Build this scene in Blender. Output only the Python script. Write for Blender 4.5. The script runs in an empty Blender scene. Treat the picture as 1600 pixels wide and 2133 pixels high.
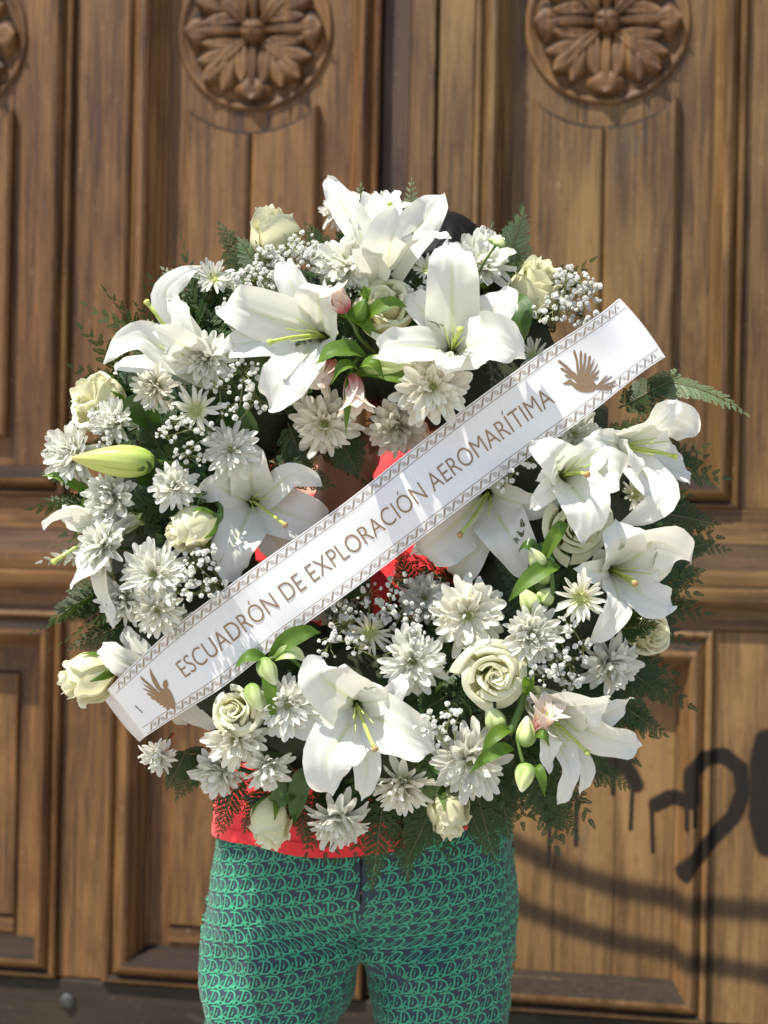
import bpy, math, random
import numpy as np
from mathutils import Matrix, Vector, Euler

rnd = random.Random(7)
nr = np.random.RandomState(11)
SC = bpy.context.scene
COL = SC.collection
R = math.radians

# ------------------------------------------------------------------ camera
CAM = Vector((0.0, -1.9, 1.29))
HF = R(28.4)
ROLL = R(1.15)
cd = bpy.data.cameras.new('camera')
cam = bpy.data.objects.new('camera', cd)
COL.objects.link(cam)
cr = Vector((math.cos(ROLL), 0, math.sin(ROLL)))
cu = Vector((-math.sin(ROLL), 0, math.cos(ROLL)))
cb = Vector((0, -1, 0))
cam.matrix_world = Matrix(((cr.x, cu.x, cb.x, CAM.x), (cr.y, cu.y, cb.y, CAM.y), (cr.z, cu.z, cb.z, CAM.z), (0, 0, 0, 1)))
cd.sensor_fit = 'HORIZONTAL'
cd.sensor_width = 36
cd.angle = HF
cd.clip_start = 0.05
cd.clip_end = 500
cd.dof.use_dof = True
cd.dof.focus_distance = 1.80
cd.dof.aperture_fstop = 5.6
SC.camera = cam

# ------------------------------------------------------------------ sky, sun, exposure
SUN = Vector((-0.38, -0.29, 0.878)).normalized()      # towards the sun
w = bpy.data.worlds.new('World')
SC.world = w
w.use_nodes = True
nt = w.node_tree
sky = nt.nodes.new('ShaderNodeTexSky')
sky.sky_type = 'NISHITA'
sky.sun_disc = False
sky.sun_elevation = math.asin(SUN.z)
sky.sun_rotation = math.atan2(SUN.x, SUN.y)
bg = nt.nodes['Background']
bg.inputs['Strength'].default_value = 0.12
nt.links.new(sky.outputs[0], bg.inputs['Color'])
sl = bpy.data.lights.new('sun', 'SUN')
sl.energy = 4.6
sl.angle = R(0.53)
sl.color = (1.0, 0.945, 0.85)
so = bpy.data.objects.new('sun', sl)
COL.objects.link(so)
so.rotation_euler = SUN.to_track_quat('Z', 'Y').to_euler()
so.location = (-3, -4, 8)
SC.view_settings.view_transform = 'Standard'
SC.view_settings.look = 'None'
SC.view_settings.exposure = 0.78
SC.view_settings.gamma = 1.0
SC.view_settings.use_curve_mapping = False
SC.render.engine = 'CYCLES'
SC.cycles.use_denoising = True
SC.cycles.max_bounces = 8
SC.cycles.diffuse_bounces = 5
SC.cycles.transparent_max_bounces = 8
SC.cycles.sample_clamp_indirect = 6.0

K = 2 * math.tan(HF / 2) / 1600.0


def at(px, py, y=0.0):
    """photo pixel -> the point of the place at depth y"""
    a = (px - 800) * K
    b = (1066.5 - py) * K
    d = cr * a + cu * b + Vector((0, 1, 0))
    return CAM + d * ((y - CAM.y) / d.y)


def mpp(y):
    return K * (y - CAM.y)


# ------------------------------------------------------------------ helpers
def link(o, parent=None):
    COL.objects.link(o)
    if parent is not None:
        o.parent = parent
    return o


def mesh(name, V, F, mats=(), uv=None, smooth=True, fm=None):
    me = bpy.data.meshes.new(name)
    V = [tuple(map(float, v)) for v in V]
    me.from_pydata(V, [], [tuple(int(i) for i in f) for f in F])
    for m in (mats if isinstance(mats, (list, tuple)) else [mats]):
        me.materials.append(m)
    if smooth:
        me.polygons.foreach_set('use_smooth', [True] * len(me.polygons))
    if fm is not None:
        me.polygons.foreach_set('material_index', fm)
    if uv is not None:
        l = me.uv_layers.new(name='UVMap')
        idx = np.zeros(len(me.loops), dtype=np.int32)
        me.loops.foreach_get('vertex_index', idx)
        l.data.foreach_set('uv', np.asarray(uv, dtype=np.float32)[idx].ravel())
    me.update()
    return me


def ob(name, me, parent=None, mat4=None, **kw):
    o = bpy.data.objects.new(name, me)
    link(o, parent)
    if mat4 is not None:
        o.matrix_local = mat4
    for k, v in kw.items():
        o[k] = v
    return o


def empty(name, m=None, **kw):
    o = bpy.data.objects.new(name, None)
    o.empty_display_size = 0.02
    link(o)
    if m is not None:
        o.matrix_local = m
    for k, v in kw.items():
        o[k] = v
    return o


def grid_faces(nu, nv, off=0, wrap=False):
    F = []
    for i in range(nu - 1):
        for j in range(nv - (0 if wrap else 1)):
            a = off + i * nv + j
            b = off + i * nv + (j + 1) % nv
            F.append((a, b, b + nv, a + nv))
    return F


class MB:
    def __init__(s):
        s.V = []
        s.F = []
        s.U = []
        s.M = []

    def add(s, V, F, U=None, m=0):
        o = len(s.V)
        s.V.extend([tuple(v) for v in V])
        s.F.extend([tuple(i + o for i in f) for f in F])
        s.U.extend([tuple(u) for u in U] if U is not None else [(0.5, 0.5)] * len(V))
        s.M.extend([m] * len(F))

    def tube(s, P, rad, n=6, m=0, cap=True):
        P = [Vector(p) for p in P]
        V = []
        U = []
        up = Vector((0.13, 0.31, 0.94))
        for i, p in enumerate(P):
            t = (P[min(i + 1, len(P) - 1)] - P[max(i - 1, 0)]).normalized()
            a = t.cross(up)
            if a.length < 1e-4:
                a = t.cross(Vector((1, 0, 0)))
            a.normalize()
            b = t.cross(a)
            r = rad[i] if hasattr(rad, '__len__') else rad
            for j in range(n):
                q = 2 * math.pi * j / n
                V.append(p + a * (r * math.cos(q)) + b * (r * math.sin(q)))
                U.append((i / max(1, len(P) - 1), j / n))
        F = grid_faces(len(P), n, 0, True)
        if cap:
            F.append(tuple(range(n - 1, -1, -1)))
            F.append(tuple(range((len(P) - 1) * n, len(P) * n)))
        s.add(V, F, U, m)

    def box(s, x0, x1, y0, y1, z0, z1, m=0, bev=0.0):
        if bev <= 0:
            V = [(x0, y0, z0), (x1, y0, z0), (x1, y1, z0), (x0, y1, z0), (x0, y0, z1), (x1, y0, z1), (x1, y1, z1), (x0, y1, z1)]
            F = [(0, 1, 5, 4), (1, 2, 6, 5), (2, 3, 7, 6), (3, 0, 4, 7), (4, 5, 6, 7), (3, 2, 1, 0)]
        else:
            b = bev
            V = [(x0, y1, z0), (x1, y1, z0), (x1, y1, z1), (x0, y1, z1),
                 (x0, y0 + b, z0), (x1, y0 + b, z0), (x1, y0 + b, z1), (x0, y0 + b, z1),
                 (x0 + b, y0, z0 + b), (x1 - b, y0, z0 + b), (x1 - b, y0, z1 - b), (x0 + b, y0, z1 - b)]
            F = [(3, 2, 1, 0), (0, 1, 5, 4), (1, 2, 6, 5), (2, 3, 7, 6), (3, 0, 4, 7),
                 (4, 5, 9, 8), (5, 6, 10, 9), (6, 7, 11, 10), (7, 4, 8, 11), (8, 9, 10, 11)]
        s.add(V, F, None, m)

    def obj(s, name, mats, parent=None, smooth=True, mat4=None, **kw):
        return ob(name, mesh(name, s.V, s.F, mats, s.U, smooth, s.M), parent, mat4, **kw)


def basis(zdir, roll=0.0):
    z = Vector(zdir).normalized()
    x = Vector((0, 0, 1)).cross(z)
    if x.length < 1e-3:
        x = Vector((1, 0, 0))
    x.normalize()
    y = z.cross(x)
    m = Matrix((x, y, z)).transposed()
    return (m @ Matrix.Rotation(roll, 3, 'Z')).to_4x4()


def cr_spline(P, n):
    """Catmull-Rom through P, n samples"""
    P = np.asarray(P, float)
    Q = np.vstack([2 * P[0] - P[1], P, 2 * P[-1] - P[-2]])
    out = []
    for t in np.linspace(0, len(P) - 1, n):
        i = min(int(t), len(P) - 2)
        f = t - i
        a, b, c, d = Q[i], Q[i + 1], Q[i + 2], Q[i + 3]
        out.append(0.5 * (2 * b + (c - a) * f + (2 * a - 5 * b + 4 * c - d) * f * f + (3 * b - a - 3 * c + d) * f ** 3))
    return np.array(out)


# ------------------------------------------------------------------ node helpers
class NT:
    def __init__(s, name):
        s.m = bpy.data.materials.new(name)
        s.m.use_nodes = True
        s.t = s.m.node_tree
        s.t.nodes.clear()
        s.out = s.n('ShaderNodeOutputMaterial')

    def n(s, typ, **kw):
        x = s.t.nodes.new(typ)
        for k, v in kw.items():
            setattr(x, k, v)
        return x

    def put(s, sock, v):
        if isinstance(v, bpy.types.NodeSocket):
            s.t.links.new(v, sock)
        else:
            if sock.type == 'RGBA' and len(v) == 3:
                v = (*v, 1)
            sock.default_value = v

    def math(s, op, a, b=0.0, c=None, clamp=False):
        x = s.n('ShaderNodeMath', operation=op, use_clamp=clamp)
        s.put(x.inputs[0], a)
        s.put(x.inputs[1], b)
        if c is not None:
            s.put(x.inputs[2], c)
        return x.outputs[0]

    def vm(s, op, a, b=(0, 0, 0), scale=None):
        x = s.n('ShaderNodeVectorMath', operation=op)
        s.put(x.inputs[0], a)
        if op not in ('LENGTH', 'NORMALIZE', 'SCALE'):
            s.put(x.inputs[1], b)
        if scale is not None:
            s.put(x.inputs['Scale'], scale)
        return x.outputs['Value'] if op in ('LENGTH', 'DOT_PRODUCT', 'DISTANCE') else x.outputs['Vector']

    def mix(s, f, a, b, blend='MIX'):
        x = s.n('ShaderNodeMix', data_type='RGBA', blend_type=blend)
        s.put(x.inputs[0], f)
        s.put(x.inputs[6], a)
        s.put(x.inputs[7], b)
        return x.outputs[2]

    def ss(s, v, a, b):
        x = s.n('ShaderNodeMapRange', interpolation_type='SMOOTHSTEP')
        s.put(x.inputs[0], v)
        x.inputs[1].default_value = a
        x.inputs[2].default_value = b
        return x.outputs[0]

    def noise(s, vec, scale, detail=3.0, rough=0.5, dist=0.0):
        x = s.n('ShaderNodeTexNoise')
        s.put(x.inputs['Vector'], vec)
        x.inputs['Scale'].default_value = scale
        x.inputs['Detail'].default_value = detail
        x.inputs['Roughness'].default_value = rough
        x.inputs['Distortion'].default_value = dist
        return x.outputs['Fac']

    def bump(s, h, strength, dist=0.01):
        x = s.n('ShaderNodeBump')
        x.inputs['Strength'].default_value = strength
        x.inputs['Distance'].default_value = dist
        s.put(x.inputs['Height'], h)
        return x.outputs[0]

    def principled(s, col, rough=0.5, spec=0.5, normal=None, **kw):
        p = s.n('ShaderNodeBsdfPrincipled')
        s.put(p.inputs['Base Color'], col)
        s.put(p.inputs['Roughness'], rough)
        s.put(p.inputs['Specular IOR Level'], spec)
        if normal is not None:
            s.put(p.inputs['Normal'], normal)
        for k, v in kw.items():
            s.put(p.inputs[k.replace('_', ' ')], v)
        return p.outputs[0]

    def done(s, sh):
        s.t.links.new(sh, s.out.inputs['Surface'])
        return s.m


# ------------------------------------------------------------------ door space
DA = R(9.0)
DO = Vector((0.0, 1.2, 0.0))
DEX = Vector((math.cos(DA), -math.sin(DA), 0))
DEY = Vector((math.sin(DA), math.cos(DA), 0))


def dxy(px, py):
    """photo pixel -> (X, Z) on the plane of the door"""
    d = at(px, py, 1.0) - CAM
    t = (DO - CAM).dot(DEY) / d.dot(DEY)
    p = CAM + d * t - DO
    return p.dot(DEX), p.z


def dX(px, py=450):
    return dxy(px, py)[0]


def dZ(px, py):
    return dxy(px, py)[1]


door_space = Matrix.Translation(DO) @ Matrix.Rotation(-DA, 4, 'Z')


# letter outlines of the ribbon text, taken from the built-in font before anything else stands in the scene
TEXT = 'ESCUADR\u00d3N DE EXPLORACI\u00d3N AEROMAR\u00cdTIMA'
cu_ = bpy.data.curves.new('letters', 'FONT')
cu_.size = 1.0
cu_.resolution_u = 6
cu_.offset = -0.009
to = bpy.data.objects.new('letters', cu_)
COL.objects.link(to)


def letter_mesh(body):
    cu_.body = body
    bpy.context.view_layer.update()
    m = bpy.data.meshes.new_from_object(to.evaluated_get(bpy.context.evaluated_depsgraph_get()))
    Vv = [v.co.copy() for v in m.vertices]
    Ff = [tuple(p.vertices) for p in m.polygons]
    bpy.data.meshes.remove(m)
    return Vv, Ff


GLYPHS = []
for k in range(len(TEXT)):
    if TEXT[k] != ' ':
        dx_ = max(v.x for v in letter_mesh(TEXT[:k + 1])[0])
        V, F = letter_mesh(TEXT[k])
        dx_ -= max(v.x for v in V)
        for v in V:
            v.x += dx_
        GLYPHS.append((V, F))
bpy.data.objects.remove(to)

# ------------------------------------------------------------------ wood materials
def wood(name, c_dark, c_mid, c_light, axis='Z', spray=None, dirt=True, ref=None, gloss=0.42):
    s = NT(name)
    tc = s.n('ShaderNodeTexCoord')
    tc.object = ref
    oi = s.n('ShaderNodeObjectInfo')
    off = s.vm('SCALE', (13.7, 5.1, 9.3), scale=oi.outputs['Random'])
    p = s.vm('ADD', tc.outputs['Object'], off)
    st = {'Z': (1, 1, 0.045), 'X': (0.045, 1, 1)}[axis]
    ps = s.vm('MULTIPLY', p, st)
    ps2 = s.vm('MULTIPLY', p, {'Z': (1, 1, 0.16), 'X': (0.16, 1, 1)}[axis])
    g1 = s.noise(ps, 95, 5, 0.65, 0.3)
    g2 = s.noise(ps2, 9, 4, 0.6, 0.8)
    g3 = s.noise(p, 3.1, 3, 0.55)
    g4 = s.noise(s.vm('MULTIPLY', p, {'Z': (1, 1, 0.42), 'X': (0.42, 1, 1)}[axis]), 26, 5, 0.66, 1.4)
    c = s.mix(s.ss(g1, 0.3, 0.72), c_dark, c_mid)
    c = s.mix(s.math('MULTIPLY', s.ss(g2, 0.42, 0.72), 0.75), c, c_light)
    c = s.mix(s.math('MULTIPLY', s.ss(g3, 0.5, 0.75), 0.5), c, tuple(v * 0.62 for v in c_mid))
    c = s.mix(s.math('MULTIPLY', s.ss(g4, 0.50, 0.70), 0.55), c, s.mix(1.0, c, (0.66, 0.52, 0.44), 'MULTIPLY'))
    kn = s.n('ShaderNodeTexVoronoi')
    s.put(kn.inputs['Vector'], s.vm('MULTIPLY', p, {'Z': (1, 1, 0.5), 'X': (0.5, 1, 1)}[axis]))
    kn.inputs['Scale'].default_value = 3.6
    c = s.mix(s.math('MULTIPLY', s.math('SUBTRACT', 1.0, s.ss(kn.outputs['Distance'], 0.02, 0.10)), 0.7), c, tuple(v * 0.45 for v in c_dark))
    # per-piece tint
    r2 = s.math('FRACT', s.math('MULTIPLY', oi.outputs['Random'], 7.31))
    c = s.mix(s.math('MULTIPLY', r2, 0.34), c, s.mix(1.0, c, (1.0, 0.74, 0.62), 'MULTIPLY'))
    # blue-grey weather streaks and dark scratches
    st2 = s.noise(s.vm('MULTIPLY', p, {'Z': (1, 1, 0.40), 'X': (0.4, 1, 1)}[axis]), 17, 4, 0.62, 0.6)
    c = s.mix(s.math('MULTIPLY', s.ss(st2, 0.62, 0.76), 0.34), c, (0.085, 0.075, 0.060))
    st3 = s.noise(ps, 260, 3, 0.6)
    c = s.mix(s.math('MULTIPLY', s.ss(st3, 0.6, 0.7), 0.55), c, tuple(v * 0.4 for v in c_dark))
    sp = s.noise(s.vm('MULTIPLY', p, (1, 1, 0.5)), 120, 2, 0.5)
    c = s.mix(s.math('MULTIPLY', s.ss(sp, 0.70, 0.76), 0.3), c, (0.32, 0.24, 0.17))
    rough = s.math('ADD', gloss, s.math('MULTIPLY', g1, 0.25))
    spec = s.math('MULTIPLY', 0.38, 1.0)
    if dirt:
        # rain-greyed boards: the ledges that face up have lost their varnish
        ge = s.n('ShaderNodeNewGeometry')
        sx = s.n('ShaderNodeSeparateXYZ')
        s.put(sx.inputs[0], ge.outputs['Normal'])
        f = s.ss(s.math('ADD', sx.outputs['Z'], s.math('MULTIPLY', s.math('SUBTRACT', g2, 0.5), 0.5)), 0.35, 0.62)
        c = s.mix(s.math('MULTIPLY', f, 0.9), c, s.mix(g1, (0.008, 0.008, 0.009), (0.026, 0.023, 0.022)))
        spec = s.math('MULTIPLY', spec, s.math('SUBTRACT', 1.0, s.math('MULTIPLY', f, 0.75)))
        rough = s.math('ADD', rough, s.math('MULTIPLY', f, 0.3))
    if spray:
        q = s.vm('MULTIPLY', tc.outputs['Object'], (1, 0, 1))
        wob = s.math('MULTIPLY', s.math('SUBTRACT', s.noise(tc.outputs['Object'], 25, 3), 0.5), 0.25)
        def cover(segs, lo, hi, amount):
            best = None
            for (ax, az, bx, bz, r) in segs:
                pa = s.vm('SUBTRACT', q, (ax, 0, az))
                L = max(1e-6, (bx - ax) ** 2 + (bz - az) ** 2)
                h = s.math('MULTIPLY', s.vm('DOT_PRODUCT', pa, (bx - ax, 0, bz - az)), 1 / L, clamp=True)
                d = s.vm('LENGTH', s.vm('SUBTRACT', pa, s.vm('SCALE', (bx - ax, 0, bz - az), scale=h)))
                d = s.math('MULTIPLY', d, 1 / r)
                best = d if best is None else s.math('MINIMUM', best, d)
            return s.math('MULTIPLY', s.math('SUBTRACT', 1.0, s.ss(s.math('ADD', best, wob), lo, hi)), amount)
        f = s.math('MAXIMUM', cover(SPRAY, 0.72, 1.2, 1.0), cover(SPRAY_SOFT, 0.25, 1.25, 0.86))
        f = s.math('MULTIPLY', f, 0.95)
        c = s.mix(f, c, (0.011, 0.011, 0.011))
        spec = s.math('MULTIPLY', spec, s.math('SUBTRACT', 1.0, s.math('MULTIPLY', f, 0.7)))
        rough = s.math('ADD', rough, s.math('MULTIPLY', f, 0.2))
    hb = s.math('ADD', g1, s.math('MULTIPLY', st3, 0.5))
    return s.done(s.principled(c, rough, spec, s.bump(hb, 0.35, 0.004)))


def seg(pts, rpx):
    out = []
    for (a, b) in zip(pts[:-1], pts[1:]):
        A, B = dxy(*a), dxy(*b)
        out.append((A[0], A[1], B[0], B[1], rpx * 0.00099 * 1.0))
    return out


SPRAY = []
SPRAY += seg([(1368, 1682), (1395, 1668), (1440, 1664), (1440, 1610), (1466, 1578), (1508, 1574), (1543, 1602), (1549, 1652), (1528, 1702), (1488, 1742), (1445, 1790), (1424, 1818)], 17)
SPRAY += seg([(1598, 1545), (1586, 1600), (1586, 1700), (1600, 1760)], 27)
SPRAY += seg([(1312, 1615), (1326, 1642)], 17) + seg([(1205, 1602), (1300, 1600)], 22) + seg([(1146, 1704), (1146, 1708)], 15)
for (a, b, c, d_) in ((1145, 1705, 1141, 1812), (1200, 1660, 1199, 1768), (1318, 1645, 1314, 1734), (1358, 1685, 1361, 1782), (1430, 1680, 1430, 1724), (1447, 1678, 1447, 1716), (1277, 1610, 1277, 1660)):
    SPRAY += seg([(a, b), (c, d_)], 5)

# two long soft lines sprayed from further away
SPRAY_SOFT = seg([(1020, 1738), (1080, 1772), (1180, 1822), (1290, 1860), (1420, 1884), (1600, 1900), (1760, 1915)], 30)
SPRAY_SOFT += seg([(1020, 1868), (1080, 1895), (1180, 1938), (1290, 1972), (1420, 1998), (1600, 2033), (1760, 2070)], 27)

# the two leaves of the street door
doorL = empty('door_leaf', door_space, label='brown carved wooden door leaf behind the left half of the wreath', category='door', group='leaves of the carved street door')
doorR = empty('door_leaf', door_space, label='brown carved wooden door leaf with black spray-painted curl, on the right', category='door', group='leaves of the carved street door')
C1, C2, C3 = (0.040, 0.017, 0.005), (0.165, 0.076, 0.020), (0.240, 0.125, 0.036)
K1, K2, K3 = (0.046, 0.022, 0.007), (0.152, 0.083, 0.024), (0.228, 0.137, 0.043)
WL = wood('door_wood_upright', C1, C2, C3, 'Z', None, True, doorL)
WLx = wood('door_wood_cross', C1, C2, C3, 'X', None, True, doorL)
WS = wood('door_wood_upright_tan', K1, K2, K3, 'Z', None, True, doorR)
WSx = wood('door_wood_cross_tan', K1, K2, K3, 'X', None, True, doorR)
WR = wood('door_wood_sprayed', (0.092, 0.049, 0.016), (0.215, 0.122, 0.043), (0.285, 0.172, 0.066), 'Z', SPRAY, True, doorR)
WD = wood('door_wood_dark', (0.02, 0.012, 0.008), (0.055, 0.030, 0.018), (0.10, 0.055, 0.03), 'Z', None, True, doorL, 0.5)
WC = wood('door_wood_carved', (0.045, 0.018, 0.005), (0.145, 0.068, 0.018), (0.21, 0.108, 0.030), 'Z', None, True, doorL, 0.5)
WK = wood('door_kick_board', (0.012, 0.009, 0.005), (0.027, 0.020, 0.011), (0.042, 0.032, 0.018), 'X', None, False, doorL, 0.7)
sI = NT('old_iron')
tcI = sI.n('ShaderNodeTexCoord')
IRON = sI.done(sI.principled(sI.mix(sI.noise(tcI.outputs['Object'], 90, 3), (0.03, 0.03, 0.032), (0.10, 0.095, 0.09)), 0.5, 0.5, None, Metallic=0.6))

# moulding section: (distance from the outer edge 0..1, height towards the street)
PROF = [(0.0, 0.000), (0.0, 0.010), (0.05, 0.016), (0.13, 0.018), (0.20, 0.014), (0.23, 0.007), (0.30, 0.010), (0.38, 0.022), (0.48, 0.029), (0.58, 0.030), (0.66, 0.025),
        (0.72, 0.013), (0.80, 0.004), (0.86, -0.012), (0.90, -0.014), (0.93, -0.026), (1.0, -0.030), (1.0, -0.045)]


def moulding(leaf, o, i, mats, sides='LRTB'):
    """mitred frame between the outer rectangle o and the inner rectangle i, (x0, x1, z0, z1)"""
    def corner(k, f):
        ox, oz = (o[0] if k in (0, 3) else o[1]), (o[2] if k in (0, 1) else o[3])
        ix, iz = (i[0] if k in (0, 3) else i[1]), (i[2] if k in (0, 1) else i[3])
        return ox + (ix - ox) * f, oz + (iz - oz) * f
    for sd, (k0, k1) in {'B': (0, 1), 'R': (1, 2), 'T': (2, 3), 'L': (3, 0)}.items():
        if sd not in sides:
            continue
        V = []
        for f, h in PROF:
            for k in (k0, k1):
                x, z = corner(k, f)
                V.append((x, -h, z))
        F = [(2 * a, 2 * a + 1, 2 * a + 3, 2 * a + 2) for a in range(len(PROF) - 1)]
        F += [tuple(range(0, len(V), 2))[::-1], tuple(range(1, len(V), 2))]
        me = mesh('moulding', V, F, [mats[0] if sd in 'LR' else mats[1]], None, False)
        ob('moulding', me, leaf)


def board(leaf, name, x0, x1, z0, z1, h0, h1, mat, bev=0.003):
    b = MB()
    b.box(x0, x1, -h1, -h0, z0, z1, 0, bev)
    return b.obj(name, [mat], leaf, False)


def shield(leaf, x0, x1, z0, cx, cz, r, h0, h1, mat):
    """raised field in two boards with the concave top that runs round the rosette"""
    for (a, b) in ((x0, cx - 0.0015), (cx + 0.0015, x1)):
        n = 14
        top = []
        for k in range(n + 1):
            x = a + (b - a) * k / n
            top.append((x, cz - math.sqrt(max(1e-6, r * r - (x - cx) ** 2))))
        out = [(a, z0), (b, z0)] + top[::-1]
        cxm = sum(p[0] for p in out) / len(out)
        V = []
        for (x, z) in out:
            V.append((x, -h0, z))
        for (x, z) in out:
            V.append((x, -h1 + 0.006, z))
        e = 0.007
        for (x, z) in out:
            V.append((min(max(x, a + e), b - e), -h1, max(z - (e if z > z0 else 0), z0 + e)))
        m = len(out)
        F = []
        for lay in (0, 1):
            for k in range(m):
                F.append((lay * m + k, lay * m + (k + 1) % m, (lay + 1) * m + (k + 1) % m, (lay + 1) * m + k))
        # front as strips
        F.append(tuple(2 * m + k for k in range(m)))
        ob('panel_board', mesh('panel_board', V, F, [mat], None, False), leaf)


def drop(b, o, ang, L, w, h0, h, lip=0.0, skew=0.0):
    """one carved finger of a leaf: a flat tear shape with a groove down its middle; (x, z) plane, height towards the street"""
    nu, nv = 13, 9
    V = []
    for i in range(nu):
        u = i / (nu - 1)
        hw = w * (0.22 * (1 - u) + math.sin(math.pi * (0.06 + 0.90 * u ** 1.25)) ** 0.8)
        for j in range(nv):
            v = -1 + 2 * j / (nv - 1)
            x, y = u * L, v * hw + skew * L * u * u
            z = h * (1 - abs(v) ** 2.6) * (0.55 + 0.45 * math.sin(math.pi * (0.15 + 0.75 * u))) - 0.45 * h * math.exp(-(v / 0.16) ** 2) * (1 - u) + lip * max(0, (u - 0.7) / 0.3) ** 1.5 * (1 - v * v)
            V.append((o[0] + x * math.sin(ang) + y * math.cos(ang), -(h0 + z - 0.002), o[1] + x * math.cos(ang) - y * math.sin(ang)))
    b.add(V, grid_faces(nu, nv))


def rosette(leaf, cx, cz, rad, h0):
    n = 96
    dish = [(0.02, 0.002), (0.55, 0.002), (0.95, 0.0), (1.01, -0.001), (1.04, 0.004), (1.08, 0.0055), (1.11, 0.004), (1.13, -0.001)]
    V = []
    for f, h in dish:
        for j in range(n):
            th = 2 * math.pi * j / n
            V.append((cx + rad * f * math.sin(th), -(h0 + h), cz + rad * f * math.cos(th)))
    ro = ob('rosette', mesh('rosette', V, grid_faces(len(dish), n, 0, True), [WC], None, True), leaf)
    rs = random.Random(int(abs(cx) * 1000))
    for k in range(4):
        a = math.pi / 4 + k * math.pi / 2
        d = (math.sin(a), math.cos(a))
        b = MB()
        for (r0, da, L, w, h) in ((0.18, 0, 0.60, 0.15, 0.022), (0.24, 42, 0.58, 0.17, 0.019), (0.24, -42, 0.58, 0.17, 0.019), (0.40, 24, 0.57, 0.165, 0.021), (0.40, -24, 0.57, 0.165, 0.021), (0.54, 0, 0.46, 0.17, 0.024)):
            sk = 0.10 * (1 if da > 0 else -1 if da < 0 else 0)
            drop(b, (cx + rad * r0 * d[0], cz + rad * r0 * d[1]), a + R(da + rs.uniform(-4, 4)), rad * L * rs.uniform(.94, 1.04), rad * w, h0 + 0.002, h, 0.006, sk)
        b.obj('carved_leaf', [WC], ro)
    for k in range(4):
        a = k * math.pi / 2
        b = MB()
        o_ = (cx + rad * 0.16 * math.sin(a), cz + rad * 0.16 * math.cos(a))
        drop(b, o_, a, rad * 0.74, rad * 0.10, h0 + 0.004, 0.022, 0.0)
        drop(b, (cx + rad * 0.66 * math.sin(a), cz + rad * 0.66 * math.cos(a)), a, rad * 0.33, rad * 0.27, h0 + 0.004, 0.021, 0.010)
        b.obj('carved_petal', [WC], ro)
    V = []
    rings_ = [(0.02, 0.031), (0.10, 0.030), (0.15, 0.026), (0.175, 0.016), (0.18, 0.002)]
    for f, h in rings_:
        for j in range(40):
            th = 2 * math.pi * j / 40
            cut = 0.004 if min(abs(math.sin(th)), abs(math.cos(th))) < 0.17 and f < 0.16 else 0.0
            V.append((cx + rad * f * math.sin(th), -(h0 + h - cut), cz + rad * f * math.cos(th)))
    ob('boss', mesh('boss', V, grid_faces(len(rings_), 40, 0, True) + [tuple(range(40))[::-1]], [WC], None, True), ro)


ZT = 3.05
Zi = dZ(1300, 988)          # bottom of the upper recess
Zo = dZ(1400, 1058)
Zr1, Zr2, Zr3 = dZ(1500, 1132), dZ(1500, 1184), dZ(1500, 1268)
Zlo, Zli = dZ(1300, 1306), dZ(1300, 1398)
Zbi, Zbo = dZ(1400, 2050), dZ(1470, 2131)
# uprights: (outer left, inner left, inner right, outer right) of each panel
BX = (dX(255), dX(338), dX(722), dX(788))
CX = (dX(985), dX(1058), dX(1482), dX(1550))
wB = BX[3] - BX[0]
AX = tuple(v - (BX[1] - dX(92)) - (BX[2] - BX[1]) for v in BX)
AX = (AX[0], AX[1], dX(92), dX(150))
DX = tuple(v + CX[3] - CX[0] + 0.10 for v in CX)
mid0, mid1 = dX(788), dX(850)
LOWX = []
for leaf, P, mats, ros in ((doorL, AX, (WL, WLx), (-108, 72)), (doorL, BX, (WL, WLx), (524, 57)), (doorR, CX, (WS, WSx), (1265, 37)), (doorR, DX, (WS, WSx), None)):
    o = (P[0], P[3], Zo, ZT)
    i = (P[1], P[2], Zi, ZT - 0.08)
    moulding(leaf, o, i, mats)
    # recess boards
    n = 3
    for k in range(n):
        a = P[1] + (P[2] - P[1]) * k / n
        b = P[1] + (P[2] - P[1]) * (k + 1) / n
        board(leaf, 'panel_board', a + 0.0006, b - 0.0006, Zi - 0.01, ZT - 0.07, -0.06, -0.032, mats[0], 0.001)
    if ros:
        cx, cz = dxy(*ros)
    else:
        cx, cz = (P[1] + P[2]) / 2, dxy(1265, 37)[1]
    rad = 0.148
    rosette(leaf, cx, cz, rad, -0.030)
    hw = (P[2] - P[1]) * 0.36
    shield(leaf, cx - hw, cx + hw, Zi + 0.06, cx, cz, 0.212, -0.032, -0.012, mats[0])
    # lower panel
    dl = dX(97, 2040) - dX(150)
    lo = (P[0] + dl * 0.4, P[3] - 0.0, Zbo, Zlo)
    li = (P[1] + dl * 0.4, P[2] + 0.0, Zbi, Zli)
    if leaf is doorR:
        lo = (P[0], dX(1470, 2131) if P is CX else P[3], Zbo, Zlo)
        li = (P[1], dX(1400, 2050) if P is CX else P[2], Zbi, Zli)
    LOWX.append(lo)
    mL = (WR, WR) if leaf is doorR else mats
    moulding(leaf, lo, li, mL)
    n = 3
    for k in range(n):
        a = li[0] + (li[1] - li[0]) * k / n
        b = li[0] + (li[1] - li[0]) * (k + 1) / n
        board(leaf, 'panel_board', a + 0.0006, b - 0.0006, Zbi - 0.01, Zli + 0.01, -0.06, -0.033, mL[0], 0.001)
    # fielded board standing inside the frame
    if leaf is doorR:
        continue
    f0, f1 = li[0] + 0.045, li[1] - 0.045
    board(leaf, 'panel_field', f0, f1, Zbi + 0.045, Zli - 0.05, -0.033, -0.024, mL[0], 0.004)
    board(leaf, 'panel_field', f0, f1, Zbi + 0.008, Zbi + 0.042, -0.033, -0.026, mats[1], 0.003)

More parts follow.
